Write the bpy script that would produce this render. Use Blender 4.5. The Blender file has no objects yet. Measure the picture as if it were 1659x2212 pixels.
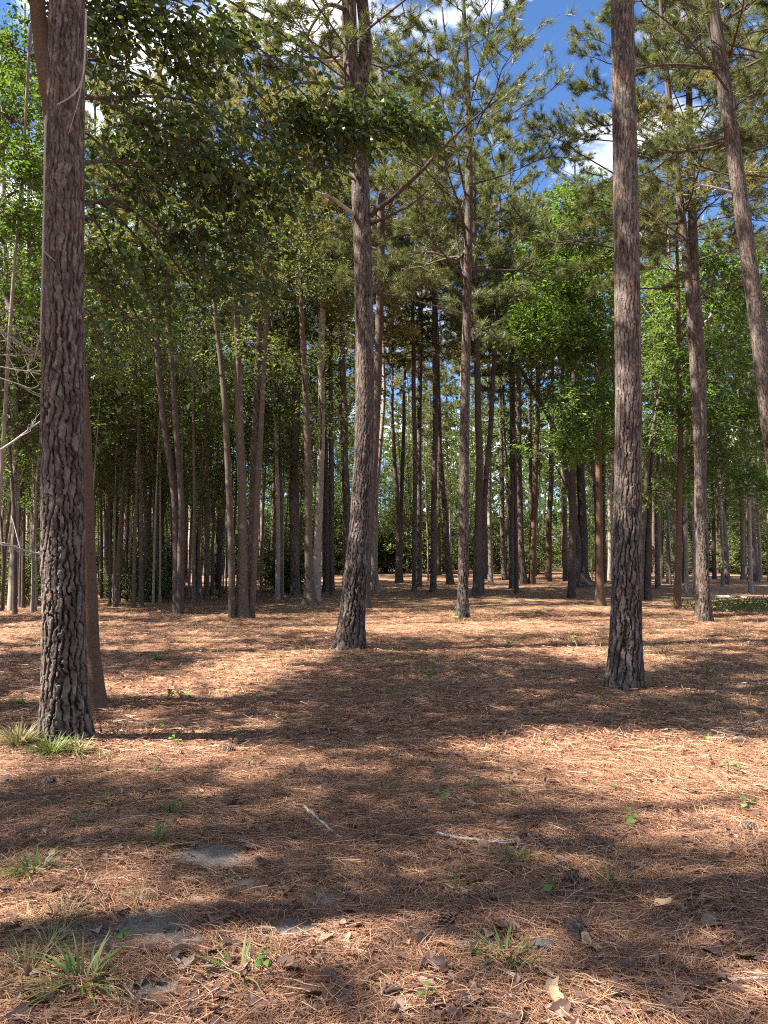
import bpy, math, random
import numpy as np
from mathutils import Vector

# ------------------------------------------------------------------ camera, sky, sun, exposure
sc = bpy.context.scene
R = math.radians
CAM_H, PITCH = 1.6, R(3.0)
W0, H0, F = 1659.0, 2212.0, 1662.0
cam = bpy.data.cameras.new('camera')
cam_o = bpy.data.objects.new('camera', cam)
sc.collection.objects.link(cam_o)
cam_o.location = (0, 0, CAM_H)
cam_o.rotation_euler = (R(90) + PITCH, 0, 0)
cam.sensor_fit = 'VERTICAL'; cam.sensor_height = 36.0; cam.lens = 36.0 * F / H0
cam.clip_start = 0.05; cam.clip_end = 2000
sc.camera = cam_o

SUN_EL, SUN_AZ = 50.0, -101.0        # azimuth from +Y, clockwise; -90 is the left of the picture
se, sa = R(SUN_EL), R(SUN_AZ)
S = np.array([math.sin(sa) * math.cos(se), math.cos(sa) * math.cos(se), math.sin(se)])
world = bpy.data.worlds.new('World'); sc.world = world; world.use_nodes = True
nt = world.node_tree; nt.nodes.clear()
out = nt.nodes.new('ShaderNodeOutputWorld'); bg = nt.nodes.new('ShaderNodeBackground')
sky = nt.nodes.new('ShaderNodeTexSky'); sky.sky_type = 'NISHITA'; sky.sun_disc = False
sky.sun_elevation = se; sky.sun_rotation = sa; sky.dust_density = 0.1; sky.ozone_density = 4.0; sky.air_density = 1.0; sky.altitude = 3000
tc = nt.nodes.new('ShaderNodeTexCoord')
mp = nt.nodes.new('ShaderNodeMapping'); mp.inputs['Scale'].default_value = (1, 1, 2.2); mp.inputs['Location'].default_value = (0.35, 0.1, 0.0)
nz = nt.nodes.new('ShaderNodeTexNoise'); nz.inputs['Scale'].default_value = 3.4; nz.inputs['Detail'].default_value = 7; nz.inputs['Roughness'].default_value = 0.58
rp = nt.nodes.new('ShaderNodeValToRGB'); rp.color_ramp.elements[0].position = 0.51; rp.color_ramp.elements[1].position = 0.63
mx = nt.nodes.new('ShaderNodeMix'); mx.data_type = 'RGBA'; mx.inputs[7].default_value = (9.5, 9.6, 9.8, 1)
nt.links.new(tc.outputs['Generated'], mp.inputs[0]); nt.links.new(mp.outputs[0], nz.inputs[0]); nt.links.new(nz.outputs[0], rp.inputs[0])
nt.links.new(rp.outputs[0], mx.inputs[0]); tint = nt.nodes.new('ShaderNodeMix'); tint.data_type = 'RGBA'; tint.blend_type = 'MULTIPLY'; tint.inputs[0].default_value = 1.0; tint.inputs[7].default_value = (.80, .98, 1.12, 1)
nt.links.new(sky.outputs[0], tint.inputs[6]); nt.links.new(tint.outputs[2], mx.inputs[6]); nt.links.new(mx.outputs[2], bg.inputs[0])
bg.inputs[1].default_value = 0.056
nt.links.new(bg.outputs[0], out.inputs[0])
sun = bpy.data.lights.new('sun', 'SUN'); sun.energy = 5.0; sun.angle = R(0.53); sun.color = (1.0, 0.955, 0.87)
sun_o = bpy.data.objects.new('sun', sun); sc.collection.objects.link(sun_o)
sun_o.rotation_euler = Vector(-S).to_track_quat('-Z', 'Y').to_euler(); sun_o.location = (-20, 0, 30)
sc.view_settings.view_transform = 'Standard'; sc.view_settings.look = 'None'
sc.view_settings.exposure = 2.3; sc.view_settings.gamma = 1.0; sc.view_settings.use_curve_mapping = False
sc.cycles.filter_width = 1.1; sc.cycles.use_denoising = False; sc.cycles.max_bounces = 6; sc.cycles.diffuse_bounces = 4; sc.cycles.glossy_bounces = 2; sc.cycles.transmission_bounces = 3
sc.cycles.transparent_max_bounces = 4; sc.cycles.caustics_reflective = False; sc.cycles.caustics_refractive = False

rng = np.random.default_rng(7)
random.seed(7)

# ------------------------------------------------------------------ picture <-> place
cp, sp = math.cos(PITCH), math.sin(PITCH)
def ray(px, py):
    xc, yc = (px - W0 / 2) / F, -(py - H0 / 2) / F
    return np.array([xc, cp - yc * sp, sp + yc * cp])
def on_ground(px, py):
    d = ray(px, py); t = -CAM_H / d[2]
    return np.array([d[0] * t, d[1] * t, 0.0])
def at_depth(px, py, Y):
    d = ray(px, py); t = Y / d[1]
    return np.array([d[0] * t, Y, CAM_H + d[2] * t])
def project(P):
    P = np.asarray(P, float); q = P - np.array([0, 0, CAM_H])
    dep = q[..., 1] * cp + q[..., 2] * sp
    up = -q[..., 1] * sp + q[..., 2] * cp
    dd = np.where(np.abs(dep) < 1e-6, 1e-6, dep)
    return W0 / 2 + F * q[..., 0] / dd, H0 / 2 - F * up / dd, dep

# ------------------------------------------------------------------ noise
def hsh(ix, iy, seed):
    with np.errstate(over='ignore'):
        h = (ix.astype(np.int64) * 374761393 + iy.astype(np.int64) * 668265263 + seed * 982451653) & 0xffffffff
        h = ((h ^ (h >> 13)) * 1274126177) & 0xffffffff
        h = ((h ^ (h >> 16)) * 2246822519) & 0xffffffff
        h = h ^ (h >> 15)
    return (h & 0xffffff) / float(0x1000000)
def vnoise(x, y, seed=0, per=None):
    x = np.asarray(x, float); y = np.asarray(y, float)
    ix = np.floor(x).astype(np.int64); iy = np.floor(y).astype(np.int64)
    fx = x - ix; fy = y - iy; fx = fx * fx * (3 - 2 * fx); fy = fy * fy * (3 - 2 * fy)
    w = (lambda a: a % per) if per else (lambda a: a)
    a = hsh(w(ix), iy, seed); b = hsh(w(ix + 1), iy, seed); c = hsh(w(ix), iy + 1, seed); d = hsh(w(ix + 1), iy + 1, seed)
    return (a * (1 - fx) + b * fx) * (1 - fy) + (c * (1 - fx) + d * fx) * fy
def fbm(x, y, seed=0, o=4):
    s = 0; a = 0.5
    for k in range(o):
        s = s + a * vnoise(x * 2 ** k, y * 2 ** k, seed + k); a *= 0.5
    return s / (1 - 0.5 ** o)
def cells(u, v, per, seed):
    """two nearest jittered cell points: distances, id of the nearest, how sideways the neighbour lies"""
    iu = np.floor(u).astype(np.int64); iv = np.floor(v).astype(np.int64)
    f1 = np.full(u.shape, 9.0); f2 = np.full(u.shape, 9.0); idv = np.zeros(u.shape)
    a1 = np.zeros(u.shape); b1_ = np.zeros(u.shape); a2 = np.zeros(u.shape); b2_ = np.zeros(u.shape)
    for du in (-1, 0, 1):
        for dv in (-1, 0, 1):
            cu = iu + du; cv = iv + dv; m = cu % per
            pu = cu + 0.1 + 0.8 * hsh(m, cv, seed); pv = cv + 0.1 + 0.8 * hsh(m, cv, seed + 11)
            d = np.sqrt((u - pu) ** 2 + (v - pv) ** 2); i = hsh(m, cv, seed + 23)
            cl = d < f1; se_ = (~cl) & (d < f2)
            a2 = np.where(cl, a1, np.where(se_, pu, a2)); b2_ = np.where(cl, b1_, np.where(se_, pv, b2_))
            f2 = np.where(cl, f1, np.minimum(f2, d)); idv = np.where(cl, i, idv); f1 = np.where(cl, d, f1)
            a1 = np.where(cl, pu, a1); b1_ = np.where(cl, pv, b1_)
    sw = np.abs(a2 - a1); return f1, f2, idv, sw / (sw + np.abs(b2_ - b1_) + 1e-6)
def sstep(a, b, x):
    t = np.clip((x - a) / (b - a), 0, 1); return t * t * (3 - 2 * t)

# ------------------------------------------------------------------ mesh helpers
class MB:
    def __init__(s): s.v = []; s.t = []; s.q = []; s.tm = []; s.qm = []; s.n = 0
    def add(s, V, tris=None, quads=None, mat=0):
        V = np.asarray(V, float).reshape(-1, 3)
        if tris is not None and len(tris): s.t.append(np.asarray(tris) + s.n); s.tm.append(np.full(len(tris), mat))
        if quads is not None and len(quads): s.q.append(np.asarray(quads) + s.n); s.qm.append(np.full(len(quads), mat))
        s.v.append(V); s.n += len(V)
    def mesh(s, name, mats, smooth=True, attrs=None):
        V = np.concatenate(s.v) if s.v else np.zeros((0, 3))
        T = np.concatenate(s.t) if s.t else np.zeros((0, 3), int)
        Q = np.concatenate(s.q) if s.q else np.zeros((0, 4), int)
        tm = np.concatenate(s.tm) if s.tm else np.zeros(0, int); qm = np.concatenate(s.qm) if s.qm else np.zeros(0, int)
        me = bpy.data.meshes.new(name)
        me.vertices.add(len(V)); me.vertices.foreach_set('co', V.astype(np.float32).ravel())
        nl = len(T) * 3 + len(Q) * 4
        me.loops.add(nl); me.loops.foreach_set('vertex_index', np.concatenate([T.ravel(), Q.ravel()]).astype(np.int32))
        npoly = len(T) + len(Q); me.polygons.add(npoly)
        ls = np.concatenate([np.arange(len(T)) * 3, len(T) * 3 + np.arange(len(Q)) * 4]).astype(np.int32)
        me.polygons.foreach_set('loop_start', ls)
        me.polygons.foreach_set('material_index', np.concatenate([tm, qm]).astype(np.int32))
        me.polygons.foreach_set('use_smooth', np.full(npoly, smooth))
        for m in mats: me.materials.append(m)
        me.update(calc_edges=True)
        if attrs:
            for k, a in attrs.items():
                at = me.attributes.new(k, 'FLOAT', 'POINT'); at.data.foreach_set('value', np.asarray(a, np.float32))
        return me

def norm(a):
    a = np.asarray(a, float); return a / np.maximum(np.linalg.norm(a, axis=-1, keepdims=True), 1e-9)
def tube(mb, pts, rad, sides=6, mat=0, cap=True):
    P = np.asarray(pts, float); rad = np.broadcast_to(np.asarray(rad, float), (len(P),))
    T = norm(np.gradient(P, axis=0))
    ref = np.array([1.0, 0, 0]) if abs(T[0, 0]) < 0.8 else np.array([0, 1.0, 0])
    A = norm(np.cross(T, ref)); B = np.cross(T, A)
    th = np.arange(sides) / sides * 2 * math.pi
    V = P[:, None] + rad[:, None, None] * (np.cos(th)[None, :, None] * A[:, None] + np.sin(th)[None, :, None] * B[:, None])
    k = len(P); i = np.arange(k - 1)[:, None] * sides; j = np.arange(sides)[None]; j2 = (j + 1) % sides
    q = np.stack([i + j, i + j2, i + sides + j2, i + sides + j], -1).reshape(-1, 4)
    V = V.reshape(-1, 3); tr = None
    if cap:
        V = np.vstack([V, P[-1] + T[-1] * rad[-1] * 0.6]); b = (k - 1) * sides
        tr = np.array([[b + a, b + (a + 1) % sides, k * sides] for a in range(sides)])
    mb.add(V, tris=tr, quads=q, mat=mat)
def resample(pts, rad, step):
    """smooth polyline through pts (Catmull-Rom) with radii, about step apart"""
    P = np.asarray(pts, float); r = np.asarray(rad, float)
    Pe = np.vstack([2 * P[0] - P[1], P, 2 * P[-1] - P[-2]]); oP = []; orr = []
    for i in range(len(P) - 1):
        n = max(1, int(round(np.linalg.norm(P[i + 1] - P[i]) / step)))
        t = np.arange(n)[:, None] / n
        a, b, c, d = Pe[i], Pe[i + 1], Pe[i + 2], Pe[i + 3]
        oP.append(0.5 * (2 * b + (c - a) * t + (2 * a - 5 * b + 4 * c - d) * t ** 2 + (3 * b - a - 3 * c + d) * t ** 3))
        orr.append(r[i] * (1 - t[:, 0]) + r[i + 1] * t[:, 0])
    oP.append(P[-1:]); orr.append(r[-1:])
    return np.vstack(oP), np.concatenate(orr)

def leaves(mb, C, D, N, L, Wd, mat=0, obovate=False):
    """leaf blades: C base, D direction, N face normal; folded a little along the midrib"""
    D = norm(D); Sd = norm(np.cross(D, N)); N = np.cross(Sd, D)
    L = np.broadcast_to(L, (len(C),))[:, None]; Wd = np.broadcast_to(Wd, (len(C),))[:, None]
    n = len(C); b = np.arange(n)[:, None]
    if not obovate:
        V = np.stack([C, C + D * L * .48 + Sd * Wd * .5 + N * Wd * .14, C + D * L - N * L * .08, C + D * L * .48 - Sd * Wd * .5 + N * Wd * .14], 1)
        mb.add(V.reshape(-1, 3), tris=np.concatenate([b * 4 + [0, 1, 2], b * 4 + [0, 2, 3]]), mat=mat)
    else:
        V = np.stack([C, C + D * L * .35 + Sd * Wd * .28 + N * Wd * .08, C + D * L * .72 + Sd * Wd * .5 + N * Wd * .12, C + D * L - N * L * .12,
                      C + D * L * .72 - Sd * Wd * .5 + N * Wd * .12, C + D * L * .35 - Sd * Wd * .28 + N * Wd * .08], 1)
        mb.add(V.reshape(-1, 3), tris=np.concatenate([b * 6 + [0, 1, 5], b * 6 + [1, 2, 5], b * 6 + [2, 4, 5], b * 6 + [2, 3, 4]]), mat=mat)
def sprays(mb, C, O, m, L, Wr=0.45, spread=0.3, mat=1, obovate=False, droop=0.25, flat=0.9, r=rng):
    """m leaves round each twig; C twig bases, O twig directions"""
    n = len(C); O = norm(O)
    t = np.tile((np.arange(m) + .5) / m, n); Ci = np.repeat(C, m, 0); Oi = np.repeat(O, m, 0)
    k = n * m
    side = norm(np.cross(Oi, [0, 0, 1.0]) + r.normal(0, .15, (k, 3)))
    sg = np.where(r.random(k) < .5, -1, 1)[:, None]
    P = Ci + Oi * (t * spread)[:, None] + r.normal(0, spread * .22, (k, 3))
    D = Oi * (.35 + .6 * t)[:, None] + side * sg * r.uniform(.3, 1.1, (k, 1)) + np.array([0, 0, -droop]) + r.normal(0, .3, (k, 3))
    N = np.array([0, 0, flat]) + r.normal(0, .5, (k, 3))
    l = L * r.uniform(.6, 1.25, k)
    leaves(mb, P, D, N, l, l * Wr * r.uniform(.8, 1.2, k), mat, obovate)
def tufts(mb, C, A, m, L=0.19, w=0.007, mat=1, r=rng, open_=1.0):
    """needle tufts: C bases, A axes"""
    n = len(C); k = n * m; A = norm(A)
    Ai = np.repeat(A, m, 0); Ci = np.repeat(C, m, 0)
    rd = norm(r.normal(0, 1, (k, 3)))
    D = norm(Ai * r.uniform(.25, 1.1, (k, 1)) + rd * open_ * r.uniform(.35, .8, (k, 1)))
    P = Ci + Ai * (r.random((k, 1)) * L * .7)
    Sd = norm(np.cross(D, r.normal(0, 1, (k, 3)))) * w * .5
    l = (L * r.uniform(.7, 1.15, k))[:, None]
    tip = P + D * l - np.array([0, 0, 1.0]) * l * .06
    V = np.stack([P - Sd, P + Sd, tip], 1).reshape(-1, 3)
    mb.add(V, tris=np.arange(k * 3).reshape(-1, 3), mat=mat)

# ------------------------------------------------------------------ object helpers
COL = sc.collection
def obj(name, me, parent=None, loc=(0, 0, 0), rotz=0.0, scale=None):
    o = bpy.data.objects.new(name, me); COL.objects.link(o)
    o.location = loc
    if rotz: o.rotation_euler = (0, 0, rotz)
    if scale is not None: o.scale = scale if hasattr(scale, '__len__') else (scale,) * 3
    if parent is not None: o.parent = parent
    return o
def tag(o, label=None, cat=None, group=None, kind=None):
    if label: o['label'] = label
    if cat: o['category'] = cat
    if group: o['group'] = group
    if kind: o['kind'] = kind
    return o
def thing(name, label, cat, loc=(0, 0, 0), group=None, rotz=0.0):
    o = bpy.data.objects.new(name, None); COL.objects.link(o); o.location = loc; o.rotation_euler = (0, 0, rotz)
    o.empty_display_size = 0.2
    return tag(o, label, cat, group)
def copy_tree(root, loc, rotz, scale, label, group):
    r = root.copy(); COL.objects.link(r); r.location = loc; r.rotation_euler = (0, 0, rotz); r.scale = scale
    r['label'] = label; r['group'] = group
    for ch in root.children:
        c = ch.copy(); COL.objects.link(c); c.parent = r
        for g in ch.children:
            d = g.copy(); COL.objects.link(d); d.parent = c
    return r

# ------------------------------------------------------------------ materials
def new_mat(name):
    m = bpy.data.materials.new(name); m.use_nodes = True; t = m.node_tree; t.nodes.clear()
    o = t.nodes.new('ShaderNodeOutputMaterial'); return m, t, o
def ramp(t, fac, stops):
    n = t.nodes.new('ShaderNodeValToRGB'); e = n.color_ramp.elements
    while len(e) < len(stops): e.new(0.5)
    for i, (p, c) in enumerate(stops): e[i].position = p; e[i].color = (*c, 1)
    if fac is not None: t.links.new(fac, n.inputs[0])
    return n.outputs[0]
def node_noise(t, vec, scale, detail=4, rough=.55):
    n = t.nodes.new('ShaderNodeTexNoise'); n.inputs['Scale'].default_value = scale; n.inputs['Detail'].default_value = detail; n.inputs['Roughness'].default_value = rough
    if vec is not None: t.links.new(vec, n.inputs['Vector'])
    return n.outputs[0]
def mapping(t, vec, scale, loc=(0, 0, 0)):
    n = t.nodes.new('ShaderNodeMapping'); n.inputs['Scale'].default_value = scale; n.inputs['Location'].default_value = loc
    t.links.new(vec, n.inputs[0]); return n.outputs[0]
def mixc(t, fac, a, b, mode='MIX'):
    n = t.nodes.new('ShaderNodeMix'); n.data_type = 'RGBA'; n.blend_type = mode
    for s, v in ((0, fac), (6, a), (7, b)):
        if isinstance(v, (int, float)): n.inputs[s].default_value = v
        elif isinstance(v, tuple): n.inputs[s].default_value = (*v, 1)
        else: t.links.new(v, n.inputs[s])
    return n.outputs[2]
def math_n(t, op, a, b=0.0):
    n = t.nodes.new('ShaderNodeMath'); n.operation = op
    for i, v in enumerate((a, b)):
        if isinstance(v, (int, float)): n.inputs[i].default_value = v
        else: t.links.new(v, n.inputs[i])
    return n.outputs[0]
def leaf_mat(name, stops, trans=0.4, tcol=(1.25, 1.2, .5), rough=.5, spec=.35, objvar=0.0):
    m, t, o = new_mat(name)
    g = t.nodes.new('ShaderNodeNewGeometry'); fac = g.outputs['Random Per Island']
    if objvar:
        oi = t.nodes.new('ShaderNodeObjectInfo')
        fac = math_n(t, 'ADD', math_n(t, 'MULTIPLY', fac, 1 - objvar), math_n(t, 'MULTIPLY', oi.outputs['Random'], objvar))
    c = ramp(t, fac, stops)
    b = t.nodes.new('ShaderNodeBsdfPrincipled'); t.links.new(c, b.inputs['Base Color'])
    b.inputs['Roughness'].default_value = rough; b.inputs['Specular IOR Level'].default_value = spec
    tr = t.nodes.new('ShaderNodeBsdfTranslucent')
    t.links.new(mixc(t, 1.0, c, tcol, 'MULTIPLY'), tr.inputs[0])
    ms = t.nodes.new('ShaderNodeMixShader'); ms.inputs[0].default_value = trans
    t.links.new(b.outputs[0], ms.inputs[1]); t.links.new(tr.outputs[0], ms.inputs[2]); t.links.new(ms.outputs[0], o.inputs[0])
    return m
def bark_mat(name, stops, vscale=(1, 1, .25), scale=18, bump=.6, dist=.02, lichen=None, rings=0.0, attr=False, objvar=True):
    m, t, o = new_mat(name)
    tcn = t.nodes.new('ShaderNodeTexCoord'); vec = mapping(t, tcn.outputs['Object'], vscale)
    n1 = node_noise(t, vec, scale, 6, .65); n0 = node_noise(t, tcn.outputs['Object'], 1.7, 3)
    fac = math_n(t, 'ADD', math_n(t, 'MULTIPLY', n1, .75), math_n(t, 'MULTIPLY', n0, .25))
    if attr:
        a = t.nodes.new('ShaderNodeAttribute'); a.attribute_name = 'bark'
        fac = math_n(t, 'ADD', math_n(t, 'MULTIPLY', a.outputs['Fac'], .78), math_n(t, 'MULTIPLY', fac, .22))
    c = ramp(t, fac, stops)
    if lichen:
        ln = node_noise(t, tcn.outputs['Object'], lichen[1], 5, .6)
        c = mixc(t, ramp(t, ln, [(lichen[2], (0, 0, 0)), (lichen[2] + .1, (1, 1, 1))]), c, lichen[0])
    if attr:                                    # rusty fresh flakes and pale lichen grey
        c = mixc(t, ramp(t, node_noise(t, tcn.outputs['Object'], 5.5, 5, .6), [(.55, (0, 0, 0)), (.68, (.65, .65, .65))]), c, mixc(t, 1.0, c, (1.45, .92, .72), 'MULTIPLY'))
        c = mixc(t, ramp(t, node_noise(t, mapping(t, tcn.outputs['Object'], (1, 1, 1), (9, 4, 2)), 4.0, 5, .65), [(.57, (0, 0, 0)), (.70, (.6, .6, .6))]), c, mixc(t, 1.0, c, (1.25, 1.35, 1.25), 'MULTIPLY'))
    if objvar:
        oi = t.nodes.new('ShaderNodeObjectInfo')
        c = mixc(t, 1.0, c, ramp(t, oi.outputs['Random'], [(0, (.72, .70, .70)), (1, (1.15, 1.12, 1.08))]), 'MULTIPLY')
    b = t.nodes.new('ShaderNodeBsdfPrincipled'); t.links.new(c, b.inputs['Base Color'])
    b.inputs['Roughness'].default_value = .9; b.inputs['Specular IOR Level'].default_value = .15
    h = n1
    if rings:
        wv = mapping(t, tcn.outputs['Object'], (3, 3, 38)); h = math_n(t, 'ADD', math_n(t, 'MULTIPLY', n1, .6), math_n(t, 'MULTIPLY', node_noise(t, wv, 1.0, 3), rings))
    bp = t.nodes.new('ShaderNodeBump'); bp.inputs['Strength'].default_value = bump; bp.inputs['Distance'].default_value = dist
    t.links.new(h, bp.inputs['Height']); t.links.new(bp.outputs[0], b.inputs['Normal'])
    t.links.new(b.outputs[0], o.inputs[0])
    return m
M = {}
M['bark_near'] = bark_mat('pine_bark_plates', [(.16, (.011, .0075, .0058)), (.30, (.048, .035, .028)), (.46, (.108, .083, .069)), (.66, (.215, .180, .156))], scale=55, vscale=(1, 1, .4), bump=.6, dist=.012, attr=True, objvar=False)
M['bark_pine'] = bark_mat('pine_bark', [(.30, (.022, .015, .012)), (.44, (.085, .060, .050)), (.58, (.18, .135, .115)), (.80, (.30, .245, .21))], scale=24, vscale=(1, 1, .3), bump=1.0, dist=.06)
M['bark_oak'] = bark_mat('oak_bark', [(.25, (.050, .034, .024)), (.5, (.105, .077, .057)), (.8, (.19, .15, .115))], scale=30, vscale=(1, 1, .5), bump=.5, dist=.01, lichen=((.20, .19, .15), 7, .58), rings=.6)
M['bark_brown'] = bark_mat('smooth_brown_bark', [(.25, (.065, .037, .024)), (.5, (.115, .070, .046)), (.8, (.18, .12, .082))], scale=40, vscale=(1, 1, .8), bump=.5, dist=.008, rings=.8)
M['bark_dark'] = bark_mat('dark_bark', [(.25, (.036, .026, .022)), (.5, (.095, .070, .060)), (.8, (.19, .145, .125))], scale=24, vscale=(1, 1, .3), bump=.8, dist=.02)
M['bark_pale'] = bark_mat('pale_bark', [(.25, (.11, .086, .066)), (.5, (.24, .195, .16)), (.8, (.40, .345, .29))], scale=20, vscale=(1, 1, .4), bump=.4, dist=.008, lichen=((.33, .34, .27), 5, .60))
M['twig'] = bark_mat('twig_bark', [(.3, (.05, .034, .027)), (.7, (.11, .080, .065))], scale=30, bump=.3, dist=.004, objvar=False)
M['deadwood'] = bark_mat('dead_wood', [(.3, (.22, .18, .155)), (.7, (.42, .37, .33))], scale=30, bump=.3, dist=.004, objvar=False)
M['oak_leaf'] = leaf_mat('oak_leaf', [(0, (.034, .056, .022)), (.5, (.062, .096, .032)), (.85, (.095, .135, .04)), (1, (.17, .16, .06))], trans=.42, tcol=(1.3, 1.35, .5), spec=.5, rough=.38)
M['green_leaf'] = leaf_mat('green_leaf', [(0, (.050, .095, .026)), (.5, (.088, .150, .036)), (.9, (.14, .21, .05)), (1, (.21, .22, .06))], trans=.52, tcol=(1.4, 1.4, .5), objvar=.25)
M['dull_leaf'] = leaf_mat('dull_leaf', [(0, (.050, .074, .030)), (.5, (.098, .128, .046)), (.9, (.16, .185, .065)), (1, (.27, .20, .08))], trans=.52, tcol=(1.25, 1.3, .55), objvar=.35)
M['sunlit_leaf'] = leaf_mat('sunlit_leaf', [(0, (.075, .105, .035)), (.5, (.13, .165, .055)), (.9, (.20, .225, .075)), (1, (.30, .22, .09))], trans=.52, tcol=(1.25, 1.2, .6), objvar=.35)  # lighter leaf colour that paints in sun missing from the back foliage
M['needle'] = leaf_mat('pine_needle', [(0, (.065, .085, .035)), (.5, (.12, .145, .055)), (.85, (.18, .19, .07)), (.96, (.20, .20, .08)), (1, (.32, .20, .10))], trans=.35, tcol=(1.3, 1.2, .6), rough=.45, objvar=.2)
M['needle_warm'] = leaf_mat('yellowing_pine_needle', [(0, (.14, .16, .055)), (.5, (.24, .23, .085)), (.8, (.34, .26, .11)), (1, (.40, .23, .12))], trans=.35, tcol=(1.2, 1.15, .7), rough=.45, objvar=.2)
M['grass'] = leaf_mat('grass_blade', [(0, (.07, .10, .025)), (.6, (.12, .17, .04)), (.85, (.19, .22, .06)), (1, (.34, .28, .13))], trans=.3, tcol=(1.3, 1.2, .5), objvar=.3)
M['dry_grass'] = leaf_mat('dry_grass_blade', [(0, (.13, .15, .05)), (.5, (.24, .22, .09)), (1, (.42, .33, .18))], trans=.3, tcol=(1.1, 1.0, .7))
M['seedling'] = leaf_mat('seedling_leaf', [(0, (.06, .13, .03)), (.6, (.12, .20, .04)), (1, (.26, .28, .05))], trans=.35, tcol=(1.4, 1.3, .5), objvar=.5)
M['dead_leaf'] = leaf_mat('fallen_leaf', [(0, (.045, .025, .020)), (.35, (.12, .065, .048)), (.7, (.22, .135, .10)), (.9, (.34, .24, .18)), (1, (.42, .27, .14))], trans=.15, tcol=(1.1, .9, .6), objvar=.9)
M['straw'] = leaf_mat('pine_straw_needle', [(0, (.135, .062, .038)), (.3, (.225, .108, .063)), (.6, (.335, .172, .099)), (.85, (.43, .248, .146)), (1, (.52, .35, .225))], trans=.12, tcol=(1.1, .9, .7), rough=.55, spec=.3)
m, t, o = new_mat('cone_scale'); b = t.nodes.new('ShaderNodeBsdfPrincipled'); oi = t.nodes.new('ShaderNodeNewGeometry')
t.links.new(ramp(t, oi.outputs['Random Per Island'], [(0, (.05, .03, .022)), (1, (.16, .10, .07))]), b.inputs['Base Color']); b.inputs['Roughness'].default_value = .8
t.links.new(b.outputs[0], o.inputs[0]); M['cone'] = m
m, t, o = new_mat('grey_stone'); b = t.nodes.new('ShaderNodeBsdfPrincipled'); tcn = t.nodes.new('ShaderNodeTexCoord')
t.links.new(ramp(t, node_noise(t, tcn.outputs['Object'], 30, 6), [(.3, (.05, .042, .038)), (.7, (.12, .10, .09))]), b.inputs['Base Color']); b.inputs['Roughness'].default_value = .85
t.links.new(b.outputs[0], o.inputs[0]); M['stone'] = m
def plain(name, col, rough=.7, nsc=3, var=.12):
    m, t, o = new_mat(name); b = t.nodes.new('ShaderNodeBsdfPrincipled'); tcn = t.nodes.new('ShaderNodeTexCoord')
    t.links.new(ramp(t, node_noise(t, tcn.outputs['Object'], nsc, 5), [(.3, tuple(c * (1 - var) for c in col)), (.7, tuple(min(1, c * (1 + var)) for c in col))]), b.inputs['Base Color'])
    b.inputs['Roughness'].default_value = rough; t.links.new(b.outputs[0], o.inputs[0]); return m
M['wall'] = plain('pale_painted_wall', (.74, .76, .78)); M['roof'] = plain('grey_roof', (.16, .15, .15)); M['glass'] = plain('dark_window', (.03, .035, .04), .1)

# ------------------------------------------------------------------ ground
MOUNDS = []                       # needles heaped round the near trunks (x, y, height, radius)
def ground_z(x, y):
    x = np.asarray(x, float); y = np.asarray(y, float)
    z = .10 * (vnoise(x * .22 + 7, y * .22 + 3, 3) - .5) + .06 * (vnoise(x * .7, y * .7, 4) - .5) + .035 * (vnoise(x * 2.1, y * 2.1, 5) - .5)
    z = z * sstep(1.0, 5.0, y) + z * .6 * (1 - sstep(1.0, 5.0, y))
    for mx_, my_, h, r in MOUNDS:
        z = z + h * np.exp(-((x - mx_) ** 2 + (y - my_) ** 2) / (r * r))
    return z
# bare grey sandy patches, in plan: centre, radii
SOIL_PX = [(300, 2010, 200, 62), (465, 1835, 120, 34), (640, 2000, 70, 26), (1050, 2030, 90, 18), (540, 1900, 60, 20), (330, 2140, 60, 30), (700, 1930, 60, 16)]
SOIL = []
for px, py, rx, ry in SOIL_PX:
    c = on_ground(px, py); e = on_ground(px + rx, py); n_ = on_ground(px, py - ry); s_ = on_ground(px, py + ry)
    SOIL.append((c[0], c[1], abs(e[0] - c[0]), abs(n_[1] - s_[1]) / 2))
def soil_mask(x, y):
    m = np.zeros(np.shape(x))
    for cx, cy, rx, ry in SOIL:
        d = np.sqrt(((x - cx) / rx) ** 2 + ((y - cy) / ry) ** 2) + .9 * (fbm(x * 5, y * 5, 41) - .5)
        m = np.maximum(m, 1 - sstep(.55, 1.05, d))
    return m

# near trunks that carry a mound: base pixel
for px, py, h, r in ((142, 1600, .07, .65), (755, 1410, .10, .9), (1350, 1495, .09, .8), (1000, 1335, .06, .8), (1525, 1342, .07, .9), (668, 1311, .10, 1.2), (526, 1338, .07, 1.0), (1262, 1269, .12, 1.5)):
    g = on_ground(px, py); MOUNDS.append((g[0], g[1], h * .65, r))

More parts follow.
